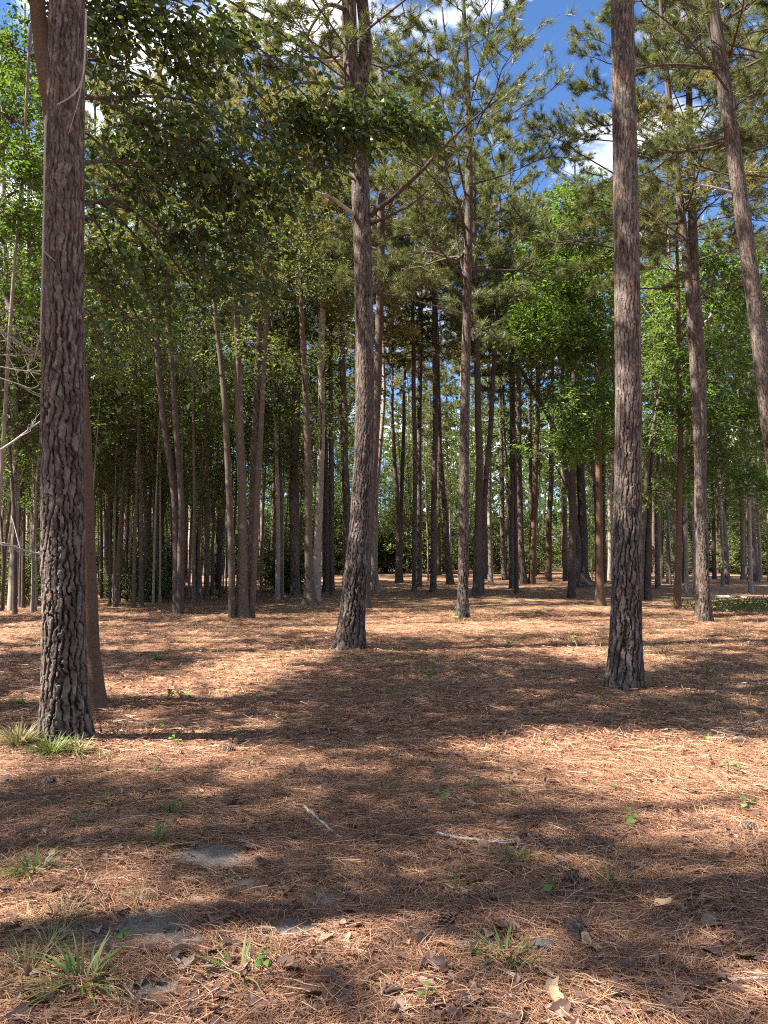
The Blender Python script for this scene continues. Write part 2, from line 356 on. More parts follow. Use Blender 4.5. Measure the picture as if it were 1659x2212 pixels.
def geo(a, b, n):
    return np.sign(a) * np.geomspace(abs(a), abs(b), n)
gx = np.concatenate([geo(-420, -4.1, 60), np.linspace(-4, 4, 210), geo(4.1, 420, 60)])
gy = np.concatenate([geo(-60, -1, 14), np.linspace(0, 1.9, 12), np.linspace(2.0, 10, 200), geo(10.06, 600, 110)])
XX, YY = np.meshgrid(gx, gy); ZZ = ground_z(XX, YY)
near = (np.abs(XX) < 6) & (YY > 1.5) & (YY < 14)
ZZ = ZZ + np.where(near, .018 * (fbm(XX * 9, YY * 9, 51, 3) - .5), 0)
SM = soil_mask(XX, YY); ZZ = ZZ - .012 * SM
nxg, nyg = len(gx), len(gy)
ii = np.arange(nyg - 1)[:, None] * nxg; jj = np.arange(nxg - 1)[None]
mb = MB(); mb.add(np.stack([XX, YY, ZZ], -1).reshape(-1, 3), quads=np.stack([ii + jj, ii + jj + 1, ii + nxg + jj + 1, ii + nxg + jj], -1).reshape(-1, 4))
m, t, o = new_mat('forest_floor')
tcn = t.nodes.new('ShaderNodeTexCoord'); V = tcn.outputs['Object']
st1 = node_noise(t, mapping(t, V, (1.0, 5.0, 1)), 9, 8, .72); st2 = node_noise(t, mapping(t, V, (5.0, 1.4, 1)), 11, 8, .72)
big = node_noise(t, V, .55, 4); mid = node_noise(t, V, 3.2, 5, .6)
f = math_n(t, 'ADD', math_n(t, 'MULTIPLY', st1, .38), math_n(t, 'ADD', math_n(t, 'MULTIPLY', st2, .34), math_n(t, 'MULTIPLY', mid, .28)))
c = ramp(t, f, [(.30, (.075, .036, .024)), (.44, (.17, .085, .052)), (.55, (.27, .142, .084)), (.70, (.40, .245, .152))])
c = mixc(t, ramp(t, big, [(.42, (0, 0, 0)), (.62, (.55, .55, .55))]), c, mixc(t, .75, c, (.21, .16, .085)))
gn = node_noise(t, V, 1.1, 6, .7)
c = mixc(t, ramp(t, gn, [(.60, (0, 0, 0)), (.74, (.5, .5, .5))]), c, (.13, .135, .045))
at = t.nodes.new('ShaderNodeAttribute'); at.attribute_name = 'soil'
soilc = ramp(t, node_noise(t, V, 60, 5, .7), [(.3, (.115, .094, .080)), (.7, (.23, .195, .170))])
sm_ = math_n(t, 'ADD', at.outputs['Fac'], math_n(t, 'MULTIPLY', math_n(t, 'SUBTRACT', node_noise(t, V, 26, 6, .7), .5), 1.3))
c = mixc(t, ramp(t, sm_, [(.42, (0, 0, 0)), (.58, (1, 1, 1))]), c, soilc)
b = t.nodes.new('ShaderNodeBsdfPrincipled'); t.links.new(c, b.inputs['Base Color']); b.inputs['Roughness'].default_value = .9; b.inputs['Specular IOR Level'].default_value = .15
bp = t.nodes.new('ShaderNodeBump'); bp.inputs['Strength'].default_value = .9; bp.inputs['Distance'].default_value = .03; t.links.new(f, bp.inputs['Height']); t.links.new(bp.outputs[0], b.inputs['Normal'])
t.links.new(b.outputs[0], o.inputs[0])
ground = obj('ground', mb.mesh('ground', [m], True, {'soil': SM.ravel()}))
tag(ground, 'forest floor covered in rust brown pine straw', 'ground', kind='structure')

# ------------------------------------------------------------------ trunks
def near_trunk(mb, path, rad, nu, step, zhi, seed, depth, flare=.42):
    """pine trunk whose bark plates are real relief; returns the bark attribute"""
    P, r = resample(path, rad, step)
    keep = (P[:, 2] - P[0, 2] < zhi) | (np.arange(len(P)) % 12 == 0); keep[-1] = True
    P, r = P[keep], r[keep]
    s = np.concatenate([[0], np.cumsum(np.linalg.norm(np.diff(P, axis=0), axis=1))])
    T = norm(np.gradient(P, axis=0)); A = norm(np.cross(T, [0, 1.0, 0])); B = np.cross(T, A)
    th = np.arange(nu) / nu * 2 * math.pi
    TH, SS = np.meshgrid(th, s); u = TH / (2 * math.pi)
    def per_fbm(a, b, sd, o=3):
        v = 0; am = .5
        for q_ in range(o): v = v + am * vnoise(u * a * 2 ** q_, SS * b * 2 ** q_, sd + q_, per=a * 2 ** q_); am *= .5
        return v / (1 - .5 ** o)
    w1 = (vnoise(u * 9, SS * 7, seed, per=9) - .5); w2 = (vnoise(u * 22, SS * 16, seed + 1, per=22) - .5)
    n1, n2 = 20, 38
    w3 = vnoise(u * 60, SS * 34, seed + 6, per=60) - .5
    f1, f2, i1, sw1 = cells(u * n1 + .8 * w1 + .45 * w2 + .30 * w3, SS / .19 + .8 * w2 + .6 * w1 + .25 * w3, n1, seed + 2)
    g1, g2, i2, sw2 = cells(u * n2 + .7 * w2 + .8 * w1 + .3 * w3, SS / .07 + 1.0 * w2 + .3 * w3, n2, seed + 3)
    wd = .16 + .26 * vnoise(u * 7, SS * 2.2, seed + 8, per=7)
    s1 = sstep(.30, .70, sw1); c1 = (1 - sstep(.12, 1, (f2 - f1) / (wd * (.45 + .75 * s1)))) * (.45 + .55 * s1) * (1 - .40 * sstep(.8, 6.0, SS)); e1 = 1 - c1
    e2 = 1 - (1 - sstep(.02, .16, g2 - g1)) * (.4 + .6 * sstep(.3, .8, sw2))
    fine = vnoise(u * 90, SS * 45, seed + 5, per=90); mid_ = per_fbm(16, 12, seed + 60, 3)
    h = .85 * e1 + e1 * (.26 * (i1 - .5) + .34 * (i2 - .5) + .16 * e2 + .2 * (mid_ - .5)) + .10 * (fine - .5)
    low = 1 - .55 * sstep(.5, 5.5, SS)
    disp = depth * low * (h - 1.08)
    fl = flare * np.exp(-SS / .26) * (1 + .35 * np.sin(TH * 4 + seed) + .25 * np.sin(TH * 7 + 2 * seed)) + .03 * np.exp(-SS / .9)
    lump = .03 * (vnoise(u * 4, SS * 1.5, seed + 9, per=4) - .5)
    RR = r[:, None] * (1 + fl * .75 + lump) + disp
    V = P[:, None] + RR[..., None] * (np.cos(TH)[..., None] * A[:, None] + np.sin(TH)[..., None] * B[:, None])
    k = len(P); i = np.arange(k - 1)[:, None] * nu; j = np.arange(nu)[None]; j2 = (j + 1) % nu
    mb.add(V.reshape(-1, 3), quads=np.stack([i + j2, i + j, i + nu + j, i + nu + j2], -1).reshape(-1, 4))
    return np.clip(.02 + .34 * e1 + e1 * (.10 * (i1 - .5) + .26 * (i2 - .5) + .08 * e2 + .25 * (mid_ - .5)) + .16 * (fine - .5), 0, 1).ravel()
def mid_trunk(mb, path, rad, sides, step, seed, flare=.25, rough=.07, mat=0):
    P, r = resample(path, rad, step)
    s = np.concatenate([[0], np.cumsum(np.linalg.norm(np.diff(P, axis=0), axis=1))])
    P = P + np.stack([(vnoise(s * .6, s * 0, seed) - .5) * r * .5, (vnoise(s * .6, s * 0, seed + 5) - .5) * r * .5, s * 0], 1)
    T = norm(np.gradient(P, axis=0)); A = norm(np.cross(T, [0, 1.0, 0])); B = np.cross(T, A)
    TH, SS = np.meshgrid(np.arange(sides) / sides * 2 * math.pi, s); u = TH / (2 * math.pi)
    fl = flare * np.exp(-SS / (.12 + .8 * r[0])) * (1 + .4 * np.sin(TH * 4 + seed))
    RR = r[:, None] * (1 + fl + rough * 2 * (vnoise(u * sides / 2, SS * 6, seed + 1, per=max(2, sides // 2)) - .5))
    V = P[:, None] + RR[..., None] * (np.cos(TH)[..., None] * A[:, None] + np.sin(TH)[..., None] * B[:, None])
    k = len(P); i = np.arange(k - 1)[:, None] * sides; j = np.arange(sides)[None]; j2 = (j + 1) % sides
    mb.add(V.reshape(-1, 3), quads=np.stack([i + j2, i + j, i + sides + j, i + sides + j2], -1).reshape(-1, 4), mat=mat)
def trace(pts, H=None, sway=0.0, depth=None, rtop=.03, radd=0.0):
    """pixel polyline [(px, py, width)] with the base first -> base point, local path, radii"""
    g = on_ground(pts[0][0], pts[0][1]); Y = depth or g[1]
    P = []; r = []
    for k, (px, py, w) in enumerate(pts):
        p = at_depth(px, py, Y); P.append(p); r.append(w / 2 * (Y * cp + (p[2] - CAM_H) * sp) / F * .97)
    P = np.array(P); r = np.array(r)
    base = np.array([P[0, 0], Y, float(ground_z(P[0, 0], Y)) - .04]); P[0, 2] = base[2]
    if H and P[-1, 2] < H:
        d = norm(P[-1] - P[-2]); d = norm(d * [.6, 1, 1]); L = (H - P[-1, 2]) / max(d[2], .4)
        for q in (.33, .66, 1.0):
            P = np.vstack([P, P[len(pts) - 1] + d * L * q + np.array([sway * q * q, 0, 0])]); r = np.append(r, r[len(pts) - 1] * (1 - q) + rtop * q)
    return base, P - base, r

# ------------------------------------------------------------------ crowns
def pine_crown(seed, Hc, Rm, nb, m, w, dens=1.5, needle='needle', L=.20):
    r = np.random.default_rng(seed); mb = MB(); C = []; A = []
    for i in range(nb):
        f = (i + r.random() * .8) / nb; z = Hc * f * .97
        l = Rm * (.6 + .4 * math.sin(math.pi * min(1, f * 1.4 + .15))) * (1 - .6 * f ** 2.4) * r.uniform(.5, 1.3)
        az = i * 2.4 + r.normal(0, .4); el = R(r.uniform(2, 26) + 22 * f)
        dr = np.array([math.cos(az), math.sin(az), 0]); tt = np.linspace(0, 1, 7)[:, None]
        sag = -.16 + .34 * f
        P = dr * l * tt + np.array([0, 0, 1]) * (z + l * (math.tan(el) * tt * .8 + sag * tt * tt)) + np.cumsum(r.normal(0, .035 * l, (7, 3)), 0) * tt
        rb = .009 + .006 * l
        tube(mb, P, np.linspace(rb, .006, 7), 5)
        C.append(P[-1]); A.append(P[-1] - P[-2])
        ns = max(2, int((3 + 3.2 * l) * dens))
        for k in range(ns):
            q = r.uniform(.32, 1.0); x = q * 6; a = int(min(5, x)); b0 = P[a] + (P[a + 1] - P[a]) * (x - a)
            sl = l * r.uniform(.18, .42) * (1.15 - .5 * q); yaw = r.choice([-1, 1]) * R(r.uniform(25, 70))
            fd = norm(P[a + 1] - P[a]); sd = np.array([fd[0] * math.cos(yaw) - fd[1] * math.sin(yaw), fd[0] * math.sin(yaw) + fd[1] * math.cos(yaw), fd[2] + r.uniform(-.1, .45)])
            sd = norm(sd); Q = b0 + sd * sl * np.linspace(0, 1, 4)[:, None] + np.array([0, 0, .12 * sl]) * (np.linspace(0, 1, 4)[:, None] ** 2)
            tube(mb, Q, np.linspace(.008, .004, 4), 3, cap=False)
            for q2 in np.linspace(.45, 1, 3):
                c = b0 + (Q[-1] - b0) * q2 + r.normal(0, .03, 3)
                C.append(c); A.append(norm(sd + np.array([0, 0, .25]) + r.normal(0, .45, 3)))
    tufts(mb, np.array(C), np.array(A), m, L, w, 1, r)
    return mb.mesh('pine_crown', [M['twig'], M[needle]], False)
def leafy(mb, attach, ells, L, m, group=13, spread=.34, obovate=False, Wr=.45, r=None, gap=.45, flat=.9, limb_r=.025, leaf_sink=None, keepfn=None, rise=.6, arch=.1):
    """broadleaf foliage: sprays in ellipsoids, on twigs and limbs that grow from attach(z)"""
    allC = []; allO = []
    for c, rad, n in ells:
        c = np.array(c, float); rad = np.array(rad, float)
        D = norm(r.normal(0, 1, (n * 3, 3))); rr = r.random(n * 3) ** .45
        P = c + D * rad * rr[:, None]
        nz_ = fbm(P[:, 0] * 1.1 + P[:, 2] * .7, P[:, 1] * 1.1 + P[:, 2] * .9, int(r.integers(999)), 3)
        P = P[nz_ > np.quantile(nz_, gap)][:n]
        if keepfn is not None: P = P[keepfn(P)]
        if len(P) < 2: continue
        g = max(1, len(P) // group); K = P[r.permutation(len(P))[:g]]
        lab = np.argmin(((P[:, None] - K[None]) ** 2).sum(-1), 1)
        hd0 = math.hypot(*(c[:2] - attach(c[2])[:2])); s0 = attach(c[2] - rise * hd0)
        ml, _ = resample([s0, s0 * .55 + c * .45 + np.array([0, 0, arch * hd0]) + r.normal(0, .07 * hd0 + .01, 3), c, c + (c - s0) * .12], [1] * 4, max(.12, hd0 / 12))
        tube(mb, ml, np.linspace(limb_r * 1.5, .008, len(ml)), 6)
        for a in range(g):
            Q = P[lab == a]
            if not len(Q): continue
            cen = Q.mean(0)
            dml = np.linalg.norm(ml - cen, axis=1) + np.linspace(.5, 0, len(ml)) * hd0; s = ml[int(np.argmin(dml))]; hd = float(np.linalg.norm(cen - s)) + .02
            mid = (s + cen) / 2 + r.normal(0, .12 * hd + .01, 3)
            pl, _ = resample([s, mid, cen], [1, 1, 1], max(.15, hd / 7))
            tube(mb, pl, np.linspace(limb_r * .5, .005, len(pl)), 4)
            for p in Q:
                md = (cen + p) / 2 + r.normal(0, .04, 3) + np.array([0, 0, .04])
                tube(mb, [cen, md, p], [.006, .005, .003], 3, cap=False)
            O = norm((Q - cen) + norm(Q - attach(cen[2])) * .25 + r.normal(0, .12, Q.shape)) * np.array([1, 1, .6])
            allC.append(Q - norm(O) * spread * .4); allO.append(O)
    if not allC: return
    C = np.vstack(allC); O = np.vstack(allO)
    if leaf_sink is None: sprays(mb, C, O, m, L, Wr, spread, 1, obovate, flat=flat, r=r)
    else: leaf_sink(C, O)
def path_fn(P):
    return lambda z: np.array([np.interp(z, P[:, 2], P[:, 0]), np.interp(z, P[:, 2], P[:, 1]), float(np.clip(z, P[0, 2], P[-1, 2]))])

CROWN = [pine_crown(101, 8.5, 2.6, 46, 40, .013), pine_crown(102, 7.5, 2.2, 40, 40, .013), pine_crown(103, 9.0, 2.4, 44, 40, .013),
         pine_crown(104, 8.0, 2.5, 44, 40, .013, needle='needle_warm')]
SPARSE = [pine_crown(111, 10.0, 2.8, 42, 48, .009, 1.7), pine_crown(112, 9.5, 2.5, 38, 46, .009, 1.6)]

def pine(label, pts, H, cb, crown=None, cs=1.0, group=None, near=None, bark='bark_pine', sides=14, step=.16, seed=1, sway=0.0, depth=None, slim=1.0):
    base, P, r = trace(pts, H, sway, depth)
    r = r * (.88 if not near else slim)
    root = thing('pine_tree', label, 'pine tree', base, group); mb = MB()
    if near:
        nu, st, zhi, dep = near
        a = near_trunk(mb, P, r, nu, st, zhi, seed, dep); me = mb.mesh('pine_trunk', [M['bark_near']], False, {'bark': a})
    else:
        mid_trunk(mb, P, r, sides, step, seed)
        rr = np.random.default_rng(seed)                     # dead stubs left on the stem
        for k in range(rr.integers(3, 9)):
            z = rr.uniform(2.5, cb + 1); c = path_fn(P)(z); az = rr.uniform(0, 6.3); l = rr.uniform(.15, .9)
            d = np.array([math.cos(az), math.sin(az), rr.uniform(-.1, .5)])
            tube(mb, [c, c + d * l * .5, c + d * l + np.array([0, 0, rr.uniform(-.1, .15)])], [.014, .01, .004], 4)
        me = mb.mesh('pine_trunk', [M[bark]], True)
    obj('trunk', me, root)
    if crown is not None:
        c = path_fn(P)(cb - base[2]); top = P[-1]
        o = obj('crown', crown, root, tuple(c), rotz=seed * 1.7 % 6.28, scale=cs)
    return root, base, P, r

def branch(root, base, pix, Y, wid, mat='bark_pine', sides=6, twigs=0, seed=0, name='branch', bend=0.0):
    """a traced branch: pixel polyline at depths Y..Y+bend"""
    pts = [at_depth(px, py, Y + bend * k / max(1, len(pix) - 1)) - base for k, (px, py) in enumerate(pix)]
    r = np.linspace(wid[0], wid[1], len(pts)) / 2 * Y / F
    P, rr = resample(pts, r, .08); mb = MB(); tube(mb, P, rr, sides)
    g = np.random.default_rng(seed)
    for k in range(twigs):
        i = g.integers(len(P) // 4, len(P) - 1); d = norm(norm(P[i] - P[i - 1]) + g.normal(0, .6, 3)); l = g.uniform(.15, .6)
        tube(mb, [P[i], P[i] + d * l * .5 + g.normal(0, .03, 3), P[i] + d * l + g.normal(0, .06, 3)], [rr[i] * .5 + .002, .004, .002], 4, cap=False)
    return obj(name, mb.mesh('branch', [M[mat]], True), root)

# --- the near pines
p1, b1, P1, r1 = pine('thick rough barked pine trunk in the left foreground, grass at its foot',
    [(142, 1600, 98), (140, 1500, 95), (138, 1300, 92), (135, 1000, 92), (137, 700, 87), (140, 400, 82), (144, 100, 77), (146, -60, 74)], 17, 9.5, CROWN[0], 1.05, near=(132, .012, 6.6, .024), seed=21)
p4, b4, P4, r4 = pine('straight rough barked pine trunk at right, second nearest to the camera',
    [(1351, 1495, 72), (1352, 1400, 69), (1353, 1300, 66), (1357, 1000, 58), (1356, 700, 56), (1351, 400, 54), (1346, 100, 50), (1344, -60, 48)], 18, 10.5, CROWN[2], 1.0, near=(110, .014, 8.3, .016), seed=33)
p3, b3, P3, r3 = pine('forked pine trunk in the middle with bare branches and a flared foot',
    [(752, 1410, 62), (757, 1370, 60), (765, 1280, 55), (776, 1150, 47), (785, 1000, 43), (788, 850, 42), (787, 700, 42), (783, 520, 41), (776, 350, 41), (768, 230, 42), (757, 120, 34), (754, 0, 33), (756, -60, 31)], 18, 9.3, SPARSE[1], 1.0, near=(84, .018, 10.4, .019), seed=47)
mb = MB()
q = [at_depth(px, py, b3[1] + .05) - b3 for px, py in ((772, 235), (781, 170), (790, 110), (787, 50), (782, 0), (778, -80), (775, -300))]
rr_ = np.array([18, 17, 15, 14, 14, 13, 9]) * b3[1] / F * 1.0
a_ = near_trunk(mb, q, rr_ * .95, 40, .03, 9, 49, .012, flare=0)
obj('trunk_fork', mb.mesh('fork', [M['bark_near']], False, {'bark': a_}), p3)
Y3 = b3[1]
branch(p3, b3, [(800, 462), (845, 430), (905, 375), (950, 325), (1010, 268), (1075, 215)], Y3 - .1, (12, 3), twigs=4, seed=1, bend=-1.0)
branch(p3, b3, [(800, 485), (850, 462), (890, 440), (925, 410)], Y3, (8, 3), twigs=2, seed=2, bend=-.6)
branch(p3, b3, [(802, 480), (825, 473), (850, 468)], Y3 - .1, (6, 3), seed=3)
branch(p3, b3, [(765, 463), (740, 445), (715, 425), (695, 420)], Y3 - .1, (10, 4), 'deadwood', seed=4, twigs=2, bend=-.5)
branch(p3, b3, [(760, 355), (735, 345), (700, 340), (660, 355), (600, 345), (545, 335)], Y3 - .1, (10, 3), 'bark_pine', twigs=5, seed=5, bend=-.8)
branch(p3, b3, [(742, 192), (700, 182), (660, 178), (625, 185), (595, 205)], Y3 - .1, (11, 4), twigs=4, seed=6, bend=-.4)
branch(p3, b3, [(738, 128), (705, 132), (668, 134), (640, 128)], Y3 - .1, (9, 4), 'deadwood', twigs=2, seed=7)
branch(p3, b3, [(745, 20), (715, 10), (695, 22), (672, 60), (655, 100), (652, 125)], Y3 - .1, (12, 3), twigs=4, seed=8, bend=-.3)
branch(p3, b3, [(775, 330), (768, 300), (758, 282)], Y3 - .25, (9, 7), 'bark_dark', seed=9)
p5, b5, P5, r5 = pine('pine trunk leaning in from the right edge', [(1728, 1405, 54), (1705, 1200, 48), (1672, 980, 44), (1654, 850, 42), (1634, 680, 40), (1606, 480, 38), (1577, 270, 36), (1548, 80, 34), (1535, -20, 32)], 17, 8.6, SPARSE[1], .95, near=(64, .02, 10, .012), seed=57, slim=.86)
branch(p5, b5, [(1590, 235), (1560, 160), (1500, 142), (1430, 140), (1375, 150)], b5[1], (9, 4), twigs=4, seed=11, bend=.3)
branch(p5, b5, [(1583, 300), (1540, 318), (1500, 325), (1460, 328), (1400, 318)], b5[1], (7, 3), twigs=5, seed=12, bend=.6)
branch(p5, b5, [(1604, 420), (1570, 412), (1530, 402), (1500, 400)], b5[1], (8, 3), 'deadwood', twigs=4, seed=13)
branch(p5, b5, [(1545, 40), (1500, 15), (1440, -10)], b5[1], (8, 4), twigs=2, seed=14)
for lab, pix, w in (('thin woody vine looping across the upper left pine trunk', [(186, 20), (184, 110), (178, 170), (160, 204), (124, 226)], (5, 3)), ('thin vine hanging down the left side of the left pine trunk', [(99, 250), (96, 380), (93, 520), (90, 640), (87, 740)], (5, 3))):
    v0 = at_depth(*pix[0], b1[1] - .19); vr = thing('vine', lab, 'vine', v0); branch(vr, v0, pix, b1[1] - .19, w, 'deadwood', 5, twigs=2, seed=int(pix[0][0]), name='stem')
# --- pines in the middle distance
p6, b6, P6, r6 = pine('slim pine right of the near right trunk, curving left as it rises', [(1525, 1342, 30), (1522, 1280, 27), (1517, 1150, 24), (1510, 1000, 23), (1500, 800, 22), (1488, 620, 21), (1473, 470, 19), (1455, 310, 17), (1440, 160, 14), (1428, 20, 9)], 17, 8.2, SPARSE[0], 1.0, seed=61, near=(44, .028, 12, .013), slim=.86)
p7, b7, P7, r7 = pine('slender pine right of centre with sunlit trunk and open crown', [(1000, 1335, 27), (1000, 1280, 24), (1002, 1100, 22), (1004, 900, 21), (1008, 700, 20), (1012, 500, 19), (1013, 350, 17), (1010, 200, 14), (1004, 60, 10), (1000, 0, 9)], 17.5, 7.2, SPARSE[0], 1.15, seed=67, near=(44, .028, 12, .013))
branch(p7, b7, [(1015, 255), (1000, 180), (975, 120), (960, 60), (955, 15)], b7[1], (8, 3), twigs=3, seed=21)
branch(p7, b7, [(1006, 540), (985, 560), (930, 545), (880, 550)], b7[1], (6, 3), twigs=4, seed=22)
branch(p7, b7, [(1003, 600), (985, 500), (1000, 440), (1012, 410)], b7[1], (5, 3), twigs=1, seed=23)
p8, b8, P8, r8 = pine('dark pine trunk half hidden just behind the forked middle pine', [(792, 1312, 24), (795, 1200, 22), (807, 1019, 21), (815, 850, 20), (821, 672, 20), (823, 573, 20), (826, 382, 18), (826, 200, 15)], 17, 9.2, CROWN[0], .9, seed=71, bark='bark_dark', step=.12)
branch(p8, b8, [(830, 575), (855, 560), (890, 570), (930, 590), (985, 640), (1003, 660)], b8[1], (7, 3), twigs=4, seed=24)
branch(p8, b8, [(828, 650), (850, 620), (870, 590), (880, 575)], b8[1], (6, 3), twigs=2, seed=25)
MID = [  # label, pixels, height, crown base, crown, bark
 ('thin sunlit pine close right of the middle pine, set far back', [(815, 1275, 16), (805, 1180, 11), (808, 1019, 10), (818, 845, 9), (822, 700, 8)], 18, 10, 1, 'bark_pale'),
 ('straight pine between the middle pine and the slender sunlit one', [(935, 1278, 17), (937, 1150, 15), (938, 1000, 14), (940, 840, 14), (938, 672, 13), (938, 600, 12)], 18, 10.5, 2, 'bark_pine'),
 ('pale pine with a curved lower stem left of the slender pine', [(972, 1264, 19), (966, 1190, 16), (957, 1060, 13), (951, 980, 12), (947, 845, 11)], 18, 11, 3, 'bark_pine'),
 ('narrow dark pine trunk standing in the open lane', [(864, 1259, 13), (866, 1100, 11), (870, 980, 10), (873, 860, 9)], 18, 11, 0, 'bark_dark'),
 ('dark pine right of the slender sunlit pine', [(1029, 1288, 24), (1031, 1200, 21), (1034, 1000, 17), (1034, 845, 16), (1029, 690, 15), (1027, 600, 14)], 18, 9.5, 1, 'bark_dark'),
 ('pine leaning right, crossing behind the dark pine', [(1040, 1284, 15), (1046, 1120, 14), (1055, 980, 13), (1064, 845, 12), (1070, 740, 11)], 17, 10, 2, 'bark_pine'),
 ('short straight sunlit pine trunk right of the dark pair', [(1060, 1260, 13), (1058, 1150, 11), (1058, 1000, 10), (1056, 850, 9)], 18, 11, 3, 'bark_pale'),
 ('dark pine with needles heaped at its foot', [(1089, 1252, 15), (1086, 1150, 12), (1083, 1000, 11), (1081, 900, 10)], 19, 12, 0, 'bark_pine'),
 ('thin dark stem standing ahead of the right trunk group', [(1117, 1281, 11), (1114, 1100, 9), (1111, 950, 8), (1109, 811, 7)], 12, 8, 1, 'bark_dark'),
 ('broad pine at the left of the tight trunk group', [(1130, 1261, 19), (1125, 1150, 15), (1122, 1000, 13), (1120, 870, 12)], 19, 11, 2, 'bark_pine'),
 ('reddish pine in the tight trunk group, leaning right', [(1149, 1261, 18), (1153, 1130, 15), (1158, 1000, 13), (1161, 890, 12)], 19, 11, 1, 'bark_brown'),
 ('pale lit pine with shrubby foot right of the trunk group', [(1184, 1256, 17), (1187, 1130, 14), (1191, 1030, 13), (1193, 930, 11)], 18, 10, 3, 'bark_brown'),
 ('nearly black pine trunk before the flared oak', [(1234, 1290, 20), (1236, 1200, 18), (1238, 1047, 16), (1240, 900, 15)], 16, 9, 0, 'bark_dark'),
 ('grey trunk just left of the black pine', [(1222, 1255, 17), (1219, 1150, 15), (1217, 1040, 14), (1216, 950, 13)], 18, 11, 2, 'bark_pine'),
 ('slim pine far right leaning left', [(1572, 1261, 15), (1565, 1150, 13), (1558, 1080, 12), (1553, 980, 11)], 18, 10, 1, 'bark_pine'),
 ('stout pine near the right edge, leaning left', [(1632, 1259, 22), (1624, 1160, 18), (1616, 1060, 16), (1610, 960, 14)], 19, 11, 2, 'bark_pine'),
 ('pale broken looking trunk left of the stout right edge pine', [(1605, 1252, 14), (1603, 1130, 12), (1600, 1040, 11)], 17, 10, 0, 'bark_pale'),
 ('thin pale trunk at the far right edge', [(1642, 1250, 9), (1638, 1130, 8), (1634, 1020, 7)], 17, 10, 1, 'bark_pale'),
 ('thick grey trunk at the back of the left thicket', [(413, 1245, 19), (413, 1150, 18), (416, 1000, 16), (418, 850, 14)], 18, 11, 0, 'bark_pale'),
 ('leaning dark trunk behind the left grey tree clump', [(465, 1259, 20), (472, 1150, 18), (482, 1054, 17), (492, 950, 15)], 15, 9, 1, 'bark_dark'),
 ('pine with sunlit left flank beside the grey oak', [(638, 1288, 25), (636, 1180, 21), (635, 1019, 20), (638, 850, 18), (645, 700, 16), (652, 590, 15)], 17, 9.0, 0, 'bark_pine'),
 ('straight pine behind the left foreground pine gap', [(455, 1236, 10), (455, 1050, 9), (452, 900, 8)], 18, 11, 3, 'bark_pine'),
]
MID += [('pine with yellowing crown rising behind the grey clump', [(540, 1302, 20), (545, 1100, 17), (555, 800, 15), (562, 600, 13)], 19, 9.6, 3, 'bark_pine'),
 ('pine with orange tinted crown behind the middle pine', [(748, 1292, 18), (750, 1100, 15), (742, 800, 13)], 18, 9.6, 3, 'bark_pine')]
MID += [('tall pine hidden low down by the right pine, crown spreading above', [(1352, 1332, 18), (1352, 1100, 16), (1354, 700, 14)], 18, 8.0, 4, 'bark_pine'),
 ('pine beyond the right edge with branches reaching in', [(1775, 1380, 26), (1770, 1100, 24), (1765, 700, 22)], 17, 7.5, 5, 'bark_pine'),
 ('tall pine behind the sunlit flank pine, crown high over the left half', [(640, 1282, 16), (640, 1000, 15), (646, 700, 14)], 22, 10, 3, 'bark_pine'),
 ('tall pine deep in the left thicket with pale yellow crown', [(446, 1292, 14), (446, 1000, 13), (440, 700, 12)], 21, 10, 3, 'bark_pine'),
 ('tall pine at the back left showing between oak leaves', [(250, 1285, 14), (252, 1000, 13), (256, 700, 12)], 21, 10, 1, 'bark_pine'),
 ('tall pine behind the straight middle pine, crown against the sky', [(905, 1268, 13), (906, 1000, 12), (908, 700, 11)], 22, 10.5, 0, 'bark_pine'),
 ('tall pine behind the tight trunk group, crown against the sky', [(1105, 1272, 14), (1106, 1000, 13), (1104, 700, 12)], 21, 9.5, 2, 'bark_pine')]
MID += [('very tall pine in the left thicket behind the forked dark stems', [(335, 1296, 13), (336, 1000, 12), (338, 700, 11)], 22, 10.5, 3, 'bark_pine'),
 ('very tall pine behind the left pine, seen in the gap beside it', [(196, 1282, 12), (198, 1000, 11), (200, 700, 11)], 22, 11, 1, 'bark_pine'),
 ('very tall pine just left of the middle pine, far back', [(716, 1284, 13), (716, 1000, 12), (714, 700, 11)], 22, 10, 3, 'bark_pine'),
 ('very tall pine far back between the middle and slender pines', [(895, 1276, 12), (896, 1000, 11), (892, 700, 10)], 22, 10, 3, 'bark_pine'),
 ('very tall pine at the back left edge', [(40, 1290, 13), (42, 1000, 12), (44, 700, 11)], 22, 10.5, 1, 'bark_pine')]
for k, (lab, pts, H, cb, cr, bk) in enumerate(MID):
    pine(lab, pts, H, cb, (CROWN + SPARSE)[cr], (1.0 if cr > 3 else 1.3) if H > 20 or k >= 22 else .85 + .1 * (k % 3), bark=bk, sides=10, step=.3, seed=200 + k)

